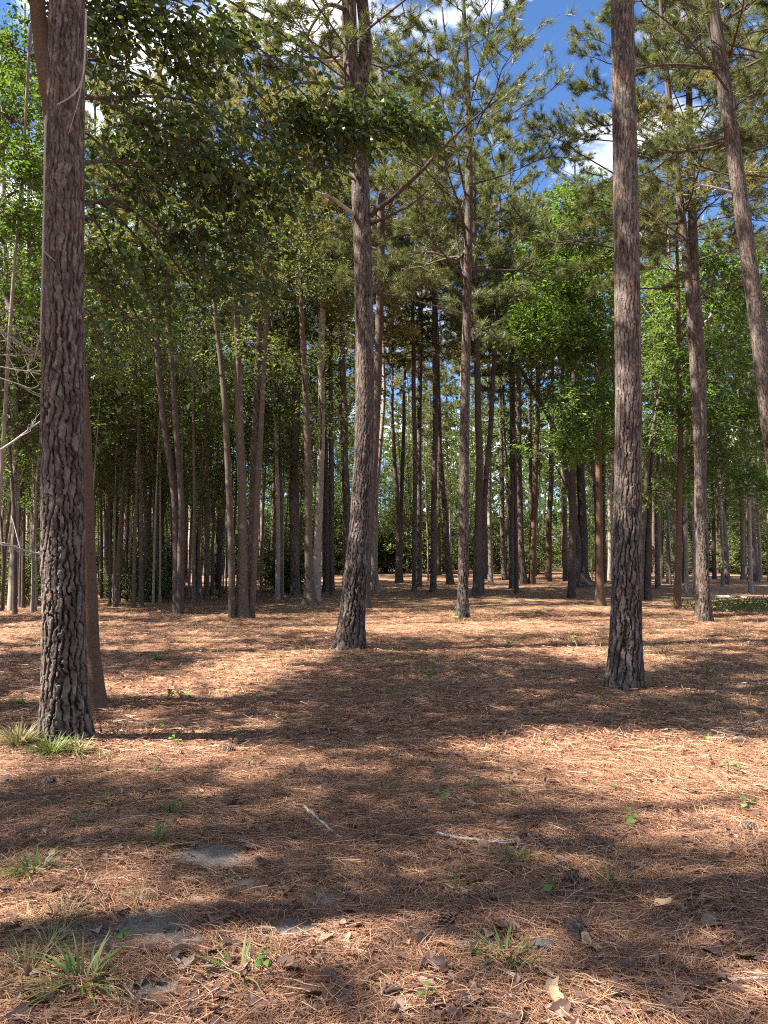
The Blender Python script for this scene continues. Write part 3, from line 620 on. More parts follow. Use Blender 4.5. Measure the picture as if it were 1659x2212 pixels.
# ------------------------------------------------------------------ broadleaf trees
def EL(px, py, rx, ry, Y, n, ty=None):
    c = at_depth(px, py, Y); k = Y / F
    return (c, (rx * k, ty or (rx + ry) / 2 * k, ry * k), n)
def broad(label, stems, bark, H, ells, leaf='dull_leaf', L=.09, m=9, seed=5, name='oak_tree', cat='tree', sides=12, step=.16, gap=.4, obovate=False, spread=.34, group=None, flare=.3, near=False):
    root = None; paths = []
    for k, pts in enumerate(stems):
        base, P, r = trace(pts, H if k == 0 else None, depth=None if k == 0 else root.location[1] + .12 * (-1) ** k)
        if root is None: root = thing(name, label, cat, base, group); b0 = base
        P = P + (base - b0); paths.append(P); r = r * .9
        mb = MB(); mid_trunk(mb, P, r, sides, step, seed + k, flare=flare if k == 0 else flare * .6, rough=.05)
        obj('trunk', mb.mesh('trunk', [M[bark]], True), root)
    r = np.random.default_rng(seed); mb = MB(); fns = [path_fn(P) for P in paths]
    for c, rad, n in ells:
        c = np.array(c) - b0; f = min(fns, key=lambda f_: abs(f_(c[2])[0] - c[0]))
        leafy(mb, f, [(c, rad, int(n * 1.6))], L * 1.15, m + 2, r=r, gap=gap + .14, obovate=obovate, spread=spread)
    if mb.n: obj('crown', mb.mesh('leafy_crown', [M['twig'], M[leaf]], False), root)
    return root, b0, paths

# the near oak behind the left pine: its largest leaves are pieces of their own
ob, OP, orad = trace([(210, 1528, 44), (205, 1450, 38), (200, 1400, 36), (190, 1200, 34), (176, 900, 33), (150, 600, 33), (120, 300, 33), (92, 100, 33), (78, -20, 33)], 14)
oak = thing('oak_tree', 'smooth brown oak leaning behind the left foreground pine, dark leaves overhead', 'oak tree', ob)
mb = MB(); mid_trunk(mb, OP, orad, 28, .05, 81, flare=.45, rough=.025); obj('trunk', mb.mesh('trunk', [M['bark_brown']], True), oak)
ells = [EL(330, 130, 170, 160, 8.6, 120), EL(440, 330, 190, 140, 9.0, 130), EL(290, 400, 130, 140, 9.0, 70), EL(480, 500, 130, 90, 9.2, 60),
        EL(620, 270, 130, 70, 9.4, 70), EL(730, 275, 120, 60, 9.6, 70), EL(860, 265, 85, 48, 9.8, 50), EL(560, 400, 120, 80, 9.4, 55), EL(360, 590, 130, 80, 9.6, 45),
        EL(250, 570, 70, 100, 9.0, 30), EL(500, 60, 90, 60, 9.0, 32), EL(120, 60, 90, 90, 9.2, 40), EL(230, 20, 120, 70, 8.0, 60), EL(300, 690, 140, 70, 9.8, 26), EL(430, 640, 110, 70, 10, 30), EL(220, 780, 50, 90, 9.4, 14), EL(520, 620, 80, 60, 9.8, 18), EL(380, 800, 90, 60, 10.4, 12), EL(600, 130, 90, 70, 9.4, 20), EL(700, 360, 60, 40, 9.6, 14), EL(925, 300, 40, 25, 9.9, 10)]
ells = [(c - ob, r_, int(n * 1.3)) for c, r_, n in ells]
LV = []
def sink(C, O):
    m = 9; n = len(C); k = n * m; O = norm(O); r = rng
    tt = np.tile((np.arange(m) + .5) / m, n); Ci = np.repeat(C, m, 0); Oi = np.repeat(O, m, 0)
    side = norm(np.cross(Oi, [0, 0, 1.0]) + r.normal(0, .15, (k, 3))); sg = np.where(r.random(k) < .5, -1, 1)[:, None]
    P = Ci + Oi * (tt * .34)[:, None] + r.normal(0, .06, (k, 3))
    D = norm(Oi * (.35 + .6 * tt)[:, None] + side * sg * r.uniform(.3, 1.1, (k, 1)) + np.array([0, 0, -.35]) + r.normal(0, .3, (k, 3)))
    N = np.array([0, 0, .8]) + r.normal(0, .6, (k, 3)); LV.append((P, D, N, .122 * r.uniform(.55, 1.25, k)))
mb = MB(); af = path_fn(OP)
leafy(mb, af, ells, .088, 9, r=np.random.default_rng(82), gap=.52, leaf_sink=sink, limb_r=.012, rise=-.12, arch=.22)
P_, D_, N_, L_ = [np.concatenate(a) for a in zip(*LV)]
px_, py_, dep_ = project(P_ + ob); inside = (px_ > 5) & (px_ < W0 - 5) & (py_ > 5)
score = np.where(inside, L_ / np.maximum(dep_, .5), 0); pick = np.argsort(-score)[:300]; rest = np.setdiff1d(np.arange(len(P_)), pick)
leaves(mb, P_[rest], D_[rest], N_[rest], L_[rest], L_[rest] * .46, 1, True)
crown = obj('crown', mb.mesh('oak_crown', [M['twig'], M['oak_leaf']], False), oak); crown['kind'] = 'stuff'
lm = MB(); leaves(lm, np.zeros((1, 3)), np.array([[0, 1.0, 0]]), np.array([[0, 0, 1.0]]), 1.0, .46, 0, True)
LEAF = lm.mesh('leaf', [M['oak_leaf']], False)
from mathutils import Matrix
for i in pick:
    d = D_[i]; s = norm(np.cross(d, N_[i])); n_ = np.cross(s, d); l = L_[i]
    o = obj('leaf', LEAF, oak)
    o.matrix_local = Matrix(((s[0] * l, d[0] * l, n_[0] * l, P_[i][0]), (s[1] * l, d[1] * l, n_[1] * l, P_[i][1]), (s[2] * l, d[2] * l, n_[2] * l, P_[i][2]), (0, 0, 0, 1)))

broad('pair of dark stems forking from one foot left of centre', [[(386, 1325, 24), (384, 1220, 22), (380, 1100, 17), (368, 1000, 16), (354, 915, 16), (342, 776, 16), (338, 672, 15), (340, 560, 13)],
      [(390, 1322, 18), (391, 1200, 16), (392, 1120, 15), (387, 1019, 14), (378, 880, 14), (366, 740, 13), (361, 672, 12), (362, 580, 11)]], 'bark_dark', 12,
      [EL(330, 560, 150, 120, 20, 90), EL(420, 470, 150, 110, 21, 80), EL(260, 700, 110, 80, 19.5, 40)], 'dull_leaf', .10, 9, 91)
broad('clump of three grey smooth stems left of centre', [[(526, 1336, 32), (524, 1250, 25), (521, 1100, 22), (517, 850, 20), (507, 672, 18), (500, 560, 16), (497, 480, 13)],
      [(500, 1330, 18), (499, 1200, 17), (493, 1019, 16), (484, 850, 14), (475, 760, 13), (467, 700, 12), (462, 600, 10)],
      [(543, 1328, 18), (550, 1180, 16), (559, 1019, 15), (567, 850, 12), (573, 720, 10), (578, 600, 9)]], 'bark_oak', 12.5,
      [EL(560, 560, 160, 110, 18.4, 80), EL(470, 420, 150, 110, 18.6, 70), EL(620, 440, 110, 90, 18, 50), EL(520, 740, 90, 50, 18, 14)], 'dull_leaf', .10, 9, 95)
broad('grey oak with a flared mossy foot left of the middle pine', [[(668, 1311, 28), (668, 1260, 22), (667, 1150, 19), (666, 1000, 18), (660, 850, 15), (654, 720, 13), (650, 600, 11)]], 'bark_oak', 12,
      [EL(650, 620, 110, 90, 22, 60), EL(620, 780, 90, 70, 21.6, 34)], 'dull_leaf', .10, 9, 101, flare=.9)
broad('lichen grey tree right beside the flared oak', [[(685, 1297, 21), (688, 1150, 18), (691, 1019, 17), (694, 915, 17), (697, 707, 16), (701, 590, 14)]], 'bark_pale', 12.5,
      [EL(700, 560, 110, 100, 24, 70), EL(690, 870, 70, 90, 23.6, 34), EL(730, 720, 60, 60, 24, 24)], 'dull_leaf', .10, 9, 104)
broad('old oak with a flared buttress foot and limb arching left', [[(1258, 1269, 30), (1256, 1220, 24), (1255, 1150, 22), (1254, 1047, 21), (1250, 950, 18), (1245, 850, 15)],
      [(1246, 1268, 22), (1244, 1150, 18), (1215, 985, 15), (1185, 900, 13), (1150, 840, 11), (1120, 790, 8)]], 'bark_dark', 13,
      [EL(1180, 830, 130, 90, 31.5, 110), EL(1270, 930, 130, 70, 32, 90), EL(1130, 960, 90, 60, 33, 50), EL(1300, 800, 120, 100, 33, 80)], 'dull_leaf', .14, 9, 110, flare=1.3)
broad('slim brown tree with a bright green leafy crown left of the right pine', [[(1298, 1309, 26), (1297, 1240, 18), (1295, 1100, 16), (1293, 985, 15), (1290, 800, 12), (1287, 600, 9), (1284, 470, 6)]], 'bark_brown', 12,
      [EL(1255, 470, 85, 70, 22, 110), EL(1215, 620, 120, 70, 21.6, 140), EL(1280, 560, 70, 60, 22.4, 70), EL(1200, 720, 130, 60, 21, 140), EL(1290, 730, 80, 80, 21.4, 90), EL(1260, 870, 90, 60, 21, 90), EL(1150, 680, 60, 60, 22, 50), EL(1230, 960, 110, 40, 21.6, 70), EL(1180, 540, 60, 50, 22.5, 36)], 'green_leaf', .125, 13, 121, gap=.18)
broad('dark leaning stems fanning out behind the right pine', [[(1396, 1295, 20), (1398, 1180, 17), (1403, 1050, 14), (1412, 960, 12), (1433, 898, 10), (1455, 800, 8), (1480, 700, 6)],
      [(1386, 1290, 14), (1390, 1150, 12), (1400, 1000, 10), (1422, 870, 9), (1440, 780, 7)]], 'bark_dark', 11,
      [EL(1440, 760, 90, 90, 25, 90), EL(1520, 640, 110, 80, 24.6, 110), EL(1430, 930, 80, 60, 25, 60), EL(1400, 640, 60, 80, 26, 60), EL(1450, 1060, 70, 40, 25, 40)], 'green_leaf', .125, 12, 131, gap=.22)
broad('smooth barked tree with striped sunlight right of the right pine', [[(1461, 1314, 19), (1464, 1230, 15), (1468, 1100, 14), (1469, 950, 13), (1467, 780, 12), (1465, 640, 9)]], 'bark_brown', 12,
      [EL(1560, 760, 120, 90, 22, 120), EL(1600, 900, 110, 80, 21.6, 110), EL(1620, 620, 100, 90, 22.5, 100), EL(1530, 1000, 90, 60, 22, 60), EL(1490, 870, 70, 60, 21.6, 50), EL(1640, 1040, 70, 50, 22, 40), EL(1520, 560, 60, 50, 23, 40)], 'green_leaf', .125, 12, 137, gap=.22)
rb, bb, _ = broad('bare pale grey branches of a dying tree behind the slim right pine', [[(1483, 1285, 11), (1480, 1100, 10), (1475, 850, 9), (1468, 700, 8), (1462, 580, 7)]], 'bark_pale', 11, [], seed=141)
g = np.random.default_rng(142)
for k in range(14):
    y0 = g.uniform(540, 760); sd = -1 if k % 3 else 1; x0 = 1462 + (y0 - 580) * .06; l = g.uniform(60, 130)
    branch(rb, bb, [(x0, y0), (x0 + sd * l * .4, y0 - l * .35), (x0 + sd * l * .75, y0 - l * .8), (x0 + sd * l * .9, y0 - l * 1.2)], bb[1], (4.5, 1.5), 'deadwood', 4, twigs=6, seed=150 + k, bend=g.uniform(-1, 1))
# sapling with light leaves and the bare fallen limbs at the left edge
broad('light green sapling at the left edge beyond the foreground pine', [[(-25, 1420, 12), (-10, 1200, 10), (10, 900, 9), (30, 600, 8), (50, 350, 6)]], 'bark_pale', 10,
      [EL(40, 380, 90, 70, 11.8, 50), EL(30, 500, 90, 70, 12, 50), EL(20, 250, 110, 90, 12.4, 60), EL(60, 120, 110, 90, 13, 60), EL(20, 640, 80, 60, 12.6, 30)], 'green_leaf', .095, 8, 161, gap=.35)
for k, (lab, pix, Y, w) in enumerate((
    ('bare dead limb reaching in from the left edge, higher', [(-60, 1010), (20, 960), (60, 930), (95, 905)], 8.5, (7, 3)),
    ('bare pale forked dead limb at the left edge, lower', [(-40, 1165), (20, 1178), (55, 1190), (92, 1198)], 8.2, (7, 4)),
    ('tangle of thin bleached dead twigs at the left edge', [(-60, 690), (0, 715), (50, 745), (95, 775)], 9.0, (6, 3)))):
    b0 = at_depth(*pix[0], Y); root = thing('dead_limb', lab, 'branch', b0)
    branch(root, b0, pix, Y, w, 'deadwood', 5, twigs=10 if k == 2 else 5, seed=170 + k, name='limb', bend=.5)
    if k == 2:
        for j in range(6):
            yy = 690 + 25 * j; branch(root, b0, [(-30 + 5 * j, yy), (20 + 4 * j, yy - 15 + 6 * j), (70, yy + 12 * (j % 3)), (92, yy + 10)], Y, (3, 1.5), 'deadwood', 4, twigs=5, seed=180 + j, name='twig', bend=.6)

# ------------------------------------------------------------------ trees out of view on the sunny side, crowns placed to cast the wanted floor shade
def in_poly(px, py, poly):
    c = np.zeros(np.shape(px), bool); n = len(poly)
    for i in range(n):
        x1, y1 = poly[i]; x2, y2 = poly[(i + 1) % n]
        hit = ((y1 > py) != (y2 > py)) & (px < (x2 - x1) * (py - y1) / (y2 - y1 + 1e-9) + x1); c ^= hit
    return c
GAP = [(-500, 1545), (60, 1550), (220, 1594), (500, 1575), (880, 1594), (960, 1588), (1100, 1578), (1290, 1566), (1450, 1578), (1659, 1562), (2600, 1550), (2600, 1900), (1659, 1850), (1480, 1795),
       (1400, 1755), (1250, 1705), (1130, 1655), (1000, 1625), (900, 1625), (700, 1645), (450, 1668), (200, 1645), (0, 1700), (-500, 1740)]
GAP2 = [(-300, 1850), (160, 1845), (420, 1890), (380, 1985), (180, 2000), (90, 2110), (-300, 2130)]
def shade_wanted(x, y):
    px, py, dep = project(np.stack([x, y, np.zeros_like(x)], -1))
    k = np.ones(np.shape(x))
    far = py < 1545
    nzv = fbm(x * .55 + 3, y * .42 + 9, 61, 3)
    k = np.where(far, (nzv > .43) * 1.0, k)
    k = np.where((py < 1600) & (py > 1425) & (px > 860), np.where(nzv > .40, 1.0, .15), k)
    k = np.where(py > 2060, .45, k)
    k = np.where(in_poly(px, py, GAP2), .25, k)
    k = np.where(in_poly(px, py, GAP), np.where((px < 950) & (fbm(x * 1.3 + 8, y * 1.1, 66, 2) > .63), .7, .0), k)
    dl = -S[:2] / np.linalg.norm(S[:2]); rx_, ry_ = x - b1[0], y - b1[1]; al = rx_ * dl[0] + ry_ * dl[1]; pe = np.abs(rx_ * dl[1] - ry_ * dl[0])
    k = np.where((al > 2.0) & (al < 10) & (pe < .30 + .35 * vnoise(al * 1.3, al * 0, 77)), 1.0, k)
    return k
g = np.random.default_rng(300)
OAKS = [(-6.6, 2.2), (-9.8, -.9), (-10.6, 2.6), (-8.0, 7.2), (-12.5, 6.6), (-8.8, 11), (-13.2, 11.6), (-11.4, 15.6), (-15.5, 16.5), (-13.8, 21), (-13.4, -.6), (-15.5, 2.6)]
TX = []; PX = []
def sample(n, x0, x1, y0, y1, h0, h1):
    x = g.uniform(x0, x1, n); y = g.uniform(y0, y1, n); h = g.uniform(h0, h1, n)
    k = shade_wanted(x, y); ok = g.random(n) < k
    P = np.stack([x, y, np.zeros(n)], 1) + S * (h / S[2])[:, None]
    for bt, rr0 in ((b1, .5), (b3, .45), (b4, .5)):
        q = (bt[0] - P[:, 0]) / -S[0]; zt = P[:, 2] - q * S[2]; dy = np.abs(P[:, 1] - q * S[1] - bt[1])
        ok &= ~((dy < rr0) & (zt > -.3) & (zt < 9) & ((vnoise(zt * .8 + bt[0] * 5, zt * 0, 71) > .40) if bt is not b1 else (zt < 2.3)))
    px, py, dep = project(P); vis = (dep > 0) & (px > -90) & (px < W0 + 90) & (py > -90) & (py < H0 + 90)
    return P[ok & ~vis]
P = np.vstack([sample(1750, -3.6, 4.4, 1.8, 7.2, 12, 18), sample(2800, -6.0, 7.0, 6.6, 12, 7.5, 15), sample(1100, -.8, 6, 6.4, 9.6, 9, 16), sample(7500, -9, 12, 11, 26, 9, 19)])
NEARP = [b1, b3, b4]; ALLT = OAKS + [(b[0], b[1]) for b in NEARP]
lab = np.argmin(((P[:, None, :2] - np.array(ALLT)[None]) ** 2).sum(-1), 1)
for k, (rt, bt) in enumerate(((p1, b1), (p3, b3), (p4, b4))):        # needle clusters added out of view on the near pines to shade the floor
    Q = P[lab == len(OAKS) + k]; Q = Q[(np.hypot(Q[:, 0] - bt[0], Q[:, 1] - bt[1]) < 4) & (Q[:, 2] > 11)] - bt
    if len(Q) < 3: continue
    mb = MB()
    for q in Q[::3]:
        s_ = np.array([0, 0, max(11, q[2] - .5 * math.hypot(q[0], q[1]))]); tube(mb, [s_, (s_ + q) / 2 + [0, 0, .1], q], [.022, .014, .006], 4)
    tufts(mb, np.repeat(Q, 3, 0) + g.normal(0, .16, (len(Q) * 3, 3)), g.normal(0, 1, (len(Q) * 3, 3)), 30, .22, .016, 1, g)
    obj('crown', mb.mesh('shade_needles', [M['twig'], M['needle']], False), rt)
for k, (x, y) in enumerate(OAKS):
    Q = P[lab == k]; Q = Q[np.hypot(Q[:, 0] - x, Q[:, 1] - y) < 5.5]
    root = thing('oak_tree', 'shade oak standing out of view beyond the left edge', 'oak tree', (x, y, float(ground_z(x, y)) - .05), 'shade oaks out of view on the sunny side')
    Pt = np.array([[0, 0, 0], [.1, .05, 4], [-.1, .1, 8], [.05, -.05, 12], [0, 0, 18]]); mb = MB()
    mid_trunk(mb, Pt, [.17, .14, .12, .09, .03], 10, .4, 400 + k); obj('trunk', mb.mesh('trunk', [M['bark_oak']], True), root)
    if len(Q) < 5: continue
    Q = Q - np.array([x, y, 0]); mb = MB(); gg = max(1, len(Q) // 22); K = Q[g.permutation(len(Q))[:gg]]
    lb = np.argmin(((Q[:, None] - K[None]) ** 2).sum(-1), 1)
    for a in range(gg):
        q = Q[lb == a]
        if not len(q): continue
        c = q.mean(0); s = np.array([0, 0, max(3.5, c[2] - .6 * math.hypot(c[0], c[1]))])
        pl, _ = resample([s, (s + c) / 2 + [0, 0, .2], c], [1, 1, 1], .5); tube(mb, pl, np.linspace(.045, .012, len(pl)), 4)
    sprays(mb, Q, g.normal(0, 1, Q.shape) * [1, 1, .3], 12, .15, .55, .42, 1, r=g)
    obj('crown', mb.mesh('shade_crown', [M['twig'], M['oak_leaf']], False), root)
for k, (x, y, H, cb) in enumerate(((-17, 24, 18, 10), (-20, 16, 18, 9), (9.5, 14, 17, 10), (8.0, 19.5, 18, 9.5), (12, 23, 18, 9), (14, 18, 17, 10))):  # unseen pines, those at left added to dapple the floor
    root = thing('pine_tree', 'pine standing out of view beyond the picture edges', 'pine tree', (x, y, -.05), 'pines out of view')
    mb = MB(); mid_trunk(mb, [[0, 0, 0], [.1, 0, 6], [0, .1, 12], [0, 0, H]], [.17, .14, .1, .03], 10, .5, 440 + k); obj('trunk', mb.mesh('trunk', [M['bark_pine']], True), root)
    obj('crown', CROWN[k % 4], root, (0, 0, cb), rotz=k * 1.3)

def zone(px):
    for lim, w in ((90, 'left of the left foreground pine'), (340, 'between left pine and dark forked stems'), (530, 'between dark forked stems and grey clump'), (650, 'between grey clump and flared grey oak'), (770, 'just left of the middle pine'),
                   (940, 'just right of the middle pine'), (1060, 'around the slender sunlit pine'), (1240, 'between slender pine and flared oak'), (1390, 'around the right pine'), (1530, 'between right pine and slim curving pine')):
        if px < lim: return w
    return 'at the right edge of the wood'
PD = ['pale', 'dark', 'grey brown', 'slim pale', 'reddish brown']; SD = ['tall pale', 'slim pale', 'grey', 'short thin pale', 'dark stemmed']; LD = ['grey barked', 'pale barked', 'dark barked']; BD = ['rounded', 'low', 'tall']
# ------------------------------------------------------------------ repeated trees behind
def proto_pine(seed, H, cb, crown, bark, rad):
    root = thing('pine_tree', 'far', 'pine tree'); g = np.random.default_rng(seed); mb = MB()
    sw = g.uniform(-.5, .5, 2); P = np.array([[0, 0, -.05], [sw[0] * .2, 0, H * .25], [sw[0], sw[1] * .4, H * .55], [sw[0] * .6, sw[1], H]])
    mid_trunk(mb, P, [rad, rad * .82, rad * .6, .03], 9, .5, seed)
    for k in range(9):
        z = g.uniform(3, cb + 1); c = path_fn(P)(z); az = g.uniform(0, 6.3); l = g.uniform(.2, 1.3); d = np.array([math.cos(az), math.sin(az), g.uniform(-.1, .4)])
        tube(mb, [c, c + d * l * .5, c + d * l], [.016, .011, .005], 4)
    obj('trunk', mb.mesh('trunk', [M[bark]], True), root); obj('crown', crown, root, tuple(path_fn(P)(cb)), rotz=seed)
    return root
FARC = [pine_crown(131, 8.5, 2.4, 30, 18, .028), pine_crown(132, 8.0, 2.3, 30, 18, .028, needle='needle_warm'), pine_crown(133, 9.5, 2.2, 30, 18, .028)]
PP = [proto_pine(501, 18, 9.5, FARC[0], 'bark_pale', .15), proto_pine(502, 19, 11, FARC[1], 'bark_dark', .17), proto_pine(503, 17, 9, FARC[2], 'bark_pine', .13), proto_pine(504, 18, 10, FARC[0], 'bark_pale', .12), proto_pine(505, 20, 11.5, FARC[2], 'bark_brown', .16)]  # pale bark on some stands in for sunlit far trunks
used = [False] * 5
def place(protos, used, k, loc, rz, sc_, label, group):
    if not used[k]:
        used[k] = True; r = protos[k]; r.location = loc; r.rotation_euler = (0, 0, rz); r.scale = sc_; r['label'] = label; r['group'] = group; return r
    return copy_tree(protos[k], loc, rz, sc_, label, group)
g = np.random.default_rng(520); n = 0; spots = []
while n < 100:
    y = 34 + 42 * g.random() ** .8; x = g.uniform(-.56, .56) * y
    px, py, _ = project(np.array([x, y, 0.0]))
    if 868 < px < 925 and y < 60: continue
    if 1178 < px < 1212: continue
    if any((x - a) ** 2 + (y - b) ** 2 < 2.2 for a, b in spots): continue
    spots.append((x, y)); k = int(g.integers(5)); s = g.uniform(.85, 1.15)
    where = zone(px); dd_ = 'distant' if y < 55 else 'very distant'
    place(PP, used, k, (x, y, float(ground_z(x, y))), g.uniform(0, 6.28), (s, s, s * g.uniform(.95, 1.1)), dd_ + ' ' + PD[k] + ' pine ' + where, 'distant pines behind'); n += 1

def proto_sap(seed, H, rad, bark, leaf, L, ns, low):
    root = thing('sapling', 'sapling', 'sapling'); g = np.random.default_rng(seed); mb = MB(); sw = g.normal(0, .35, 2)
    P = np.array([[0, 0, -.05], [sw[0] * .1, sw[1] * .1, H * .25], [sw[0] * .7, sw[1] * .6, H * .6], [sw[0] * 1.6, sw[1] * 1.5, H]])
    mid_trunk(mb, P, [rad, rad * .8, rad * .55, .008], 7, .3, seed, rough=.05); obj('trunk', mb.mesh('trunk', [M[bark]], True), root)
    mb = MB(); f = path_fn(P); el = [(f(H * q) + np.array([*g.normal(0, .3, 2), 0]), (H * .17, H * .17, H * .15), int(ns * 1.7 / 3)) for q in (low, (low + .95) / 2, .95)]
    leafy(mb, f, el, L * 1.15, 11, r=g, gap=.35, group=9, limb_r=.010)
    obj('crown', mb.mesh('sapling_crown', [M['twig'], M[leaf]], False), root); return root
SP = [proto_sap(601, 9, .05, 'bark_pale', 'sunlit_leaf', .11, 60, .66), proto_sap(602, 7.5, .042, 'bark_pale', 'dull_leaf', .11, 50, .62), proto_sap(603, 10, .065, 'bark_oak', 'sunlit_leaf', .11, 70, .64),
      proto_sap(604, 6.5, .036, 'bark_pale', 'dull_leaf', .10, 44, .6), proto_sap(605, 8.5, .05, 'bark_dark', 'green_leaf', .11, 60, .5)]
usedS = [False] * 5
g = np.random.default_rng(620); n = 0; spots = []
while n < 175:                                              # the thicket at left
    px = g.uniform(-60, 620); y = 19.5 + 17 * g.random(); x = at_depth(px, 1200, y)[0]
    if px > 440 and y < 27: continue
    if px > 180 and y < 22: continue
    if any((x - a) ** 2 + (y - b) ** 2 < .12 for a, b in spots): continue
    spots.append((x, y)); k = int(g.integers(5)); s = g.uniform(.75, 1.2)
    w = zone(px); dd_ = 'at the thicket front' if y < 26 else 'deep in the thicket'
    place(SP, usedS, k, (x, y, float(ground_z(x, y))), g.uniform(0, 6.28), (s, s, s), SD[k] + ' sapling ' + dd_ + ' ' + w, 'saplings of the left thicket'); n += 1
n = 0
while n < 26:                                              # scattered understorey farther back
    y = g.uniform(36, 62); px = g.uniform(560, 1700); x = at_depth(px, 1200, y)[0]
    if 1175 < px < 1215: continue
    k = int(g.integers(5)); s = g.uniform(.8, 1.15)
    place(SP, usedS, k, (x, y, float(ground_z(x, y))), g.uniform(0, 6.28), (s * 1.2, s * 1.2, s), SD[k] + ' understorey sapling among the far pines ' + zone(px), 'understorey saplings among the far pines'); n += 1

def proto_bush(seed, h, w, leaf, L, n):
    root = thing('bush', 'bush', 'bush'); g = np.random.default_rng(seed); mb = MB(); mt = MB()
    for k in range(7):
        az = g.uniform(0, 6.3); e = np.array([math.cos(az) * w * .5, math.sin(az) * w * .5, h * .75]); tube(mt, [[0, 0, -.03], e * [.3, .3, .5], e], [.018, .014, .006], 5)
    obj('stem', mt.mesh('bush_stem', [M['twig']], True), root)
    leafy(mb, lambda z: np.array([0, 0, float(np.clip(z, .1, h * .7))]), [((0, 0, h * .55), (w * .6, w * .6, h * .5), n), ((w * .2, -w * .1, h * .3), (w * .6, w * .6, h * .3), n // 2)], L, 9, r=g, gap=.25, group=12, spread=.3, limb_r=.01)
    obj('foliage', mb.mesh('bush_foliage', [M['twig'], M[leaf]], False), root); return root
BP = [proto_bush(701, 2.0, 1.8, 'sunlit_leaf', .11, 260), proto_bush(702, 1.4, 1.5, 'dull_leaf', .10, 200), proto_bush(703, 2.6, 1.9, 'dull_leaf', .12, 280)]
usedB = [False] * 3; n = 0
while n < 34:
    left = n < 24
    px = g.uniform(-60, 640) if left else g.uniform(900, 1700); y = g.uniform(24, 36) if left else g.uniform(48, 66); x = at_depth(px, 1200, y)[0]
    if left and (px > 330 and y < 29): continue
    if 1170 < px < 1220: continue
    k = int(g.integers(3)); s = g.uniform(.7, 1.25) * (1 if left else 1.2)
    place(BP, usedB, k, (x, y, float(ground_z(x, y))), g.uniform(0, 6.28), (s, s, s), BD[k] + ' dark bush low in the left thicket ' + zone(px) if left else BD[k] + ' leafy bush at the far back ' + zone(px), 'bushes in the left thicket' if left else 'bushes at the far back'); n += 1
place(BP, usedB, 1, (*on_ground(592, 1258)[:2], 0), 1.0, (1.3, 1.3, 1.1), 'rounded dark bush just left of the sunlit flank pine', None)

# tall leafy trees filling the wood
def proto_leafy(seed, H, rad, bark, leaf, L, n):
    root = thing('leafy_tree', 'leafy', 'tree'); g = np.random.default_rng(seed); mb = MB(); sw = g.normal(0, .5, 2)
    P = np.array([[0, 0, -.05], [sw[0] * .1, 0, H * .3], [sw[0] * .6, sw[1] * .6, H * .6], [sw[0], sw[1], H]])
    mid_trunk(mb, P, [rad, rad * .8, rad * .55, .02], 9, .35, seed); obj('trunk', mb.mesh('trunk', [M[bark]], True), root)
    mb = MB(); f = path_fn(P); el = []
    for k in range(9):
        q = .38 + .62 * k / 8; az = k * 2.3 + g.uniform(0, 1); d = g.uniform(.4, 1.5) * (1.25 - q * .8)
        el.append((f(H * q) + np.array([math.cos(az) * d, math.sin(az) * d, 0]), (g.uniform(1.1, 1.7), g.uniform(1.1, 1.7), g.uniform(.7, 1.1)), n // 9))
    leafy(mb, f, el, L, 11, r=g, gap=.5, group=12, limb_r=.022)
    obj('crown', mb.mesh('leafy_crown', [M['twig'], M[leaf]], False), root); return root
LP = [proto_leafy(651, 14, .11, 'bark_oak', 'sunlit_leaf', .145, 480), proto_leafy(652, 12, .09, 'bark_pale', 'dull_leaf', .145, 440), proto_leafy(653, 15, .12, 'bark_dark', 'green_leaf', .145, 480)]
usedL = [False] * 3
SPOTS = [(30, 21), (70, 27), (235, 28), (345, 31), (470, 34), (600, 27), (590, 38), (640, 36), (705, 31), (745, 37), (-10, 30), (110, 34), (200, 38), (400, 40),
         (880, 58), (960, 66), (1100, 46), (1010, 54), (1290, 40), (1345, 31), (1420, 34), (1500, 30), (1560, 36), (1620, 31), (1690, 27), (1660, 42), (1470, 46), (1380, 50), (1160, 62)]
for k, (px, y) in enumerate(SPOTS):
    x = at_depth(px, 1200, y)[0]; s = float(g.uniform(.9, 1.2)) * (1.12 if px < 760 else 1)
    w = 'in the left thicket' if px < 760 else ('far back in the middle' if px < 1270 else 'in the right half behind the slim pines')
    kk = int(g.integers(3)); place(LP, usedL, kk, (x, y, float(ground_z(x, y))), g.uniform(0, 6.28), (s, s, s), LD[kk] + ' leafy tree ' + ('nearer ' if y < 32 else 'farther back ') + zone(px), 'leafy trees ' + w)

for k, (x, y) in enumerate(((-5, -5), (0, -8), (5, -6), (9, -2), (-10, -6), (3, -13), (-5, -13), (12, -9), (12, 3), (-14, -1))):  # unseen trees added to block open sky light from behind the camera
    place(LP, usedL, k % 3, (x, y, -.05), k * 1.1, (1.1, 1.1, 1), 'leafy tree out of view behind or beside the camera', 'leafy trees out of view')
for k in range(84):
    y = g.uniform(60, 79) if k < 46 else g.uniform(44, 74); px = g.uniform(-40, 1700) if k % 2 and k < 46 else g.uniform(600, 1700); x = at_depth(px, 1200, y)[0]; s = float(g.uniform(.8, 1.05))
    if 1160 < px < 1225: continue
    kk = int(g.integers(3)); place(LP, usedL, kk, (x, y, -.05), g.uniform(0, 6.28), (s * 1.2, s * 1.2, s * .85), LD[kk] + ' leafy tree in the far backdrop ' + zone(px), 'leafy trees of the far backdrop')
    px = g.uniform(-40, 1700); y = g.uniform(56, 79); x = at_depth(px, 1200, y)[0]; s = float(g.uniform(1.6, 2.6))
    if 1165 < px < 1222: continue
    kk = int(g.integers(3)); place(BP, usedB, kk, (x, y, -.05), g.uniform(0, 6.28), (s, s, s), BD[kk] + ' bush in the far backdrop ' + zone(px), 'bushes of the far backdrop')
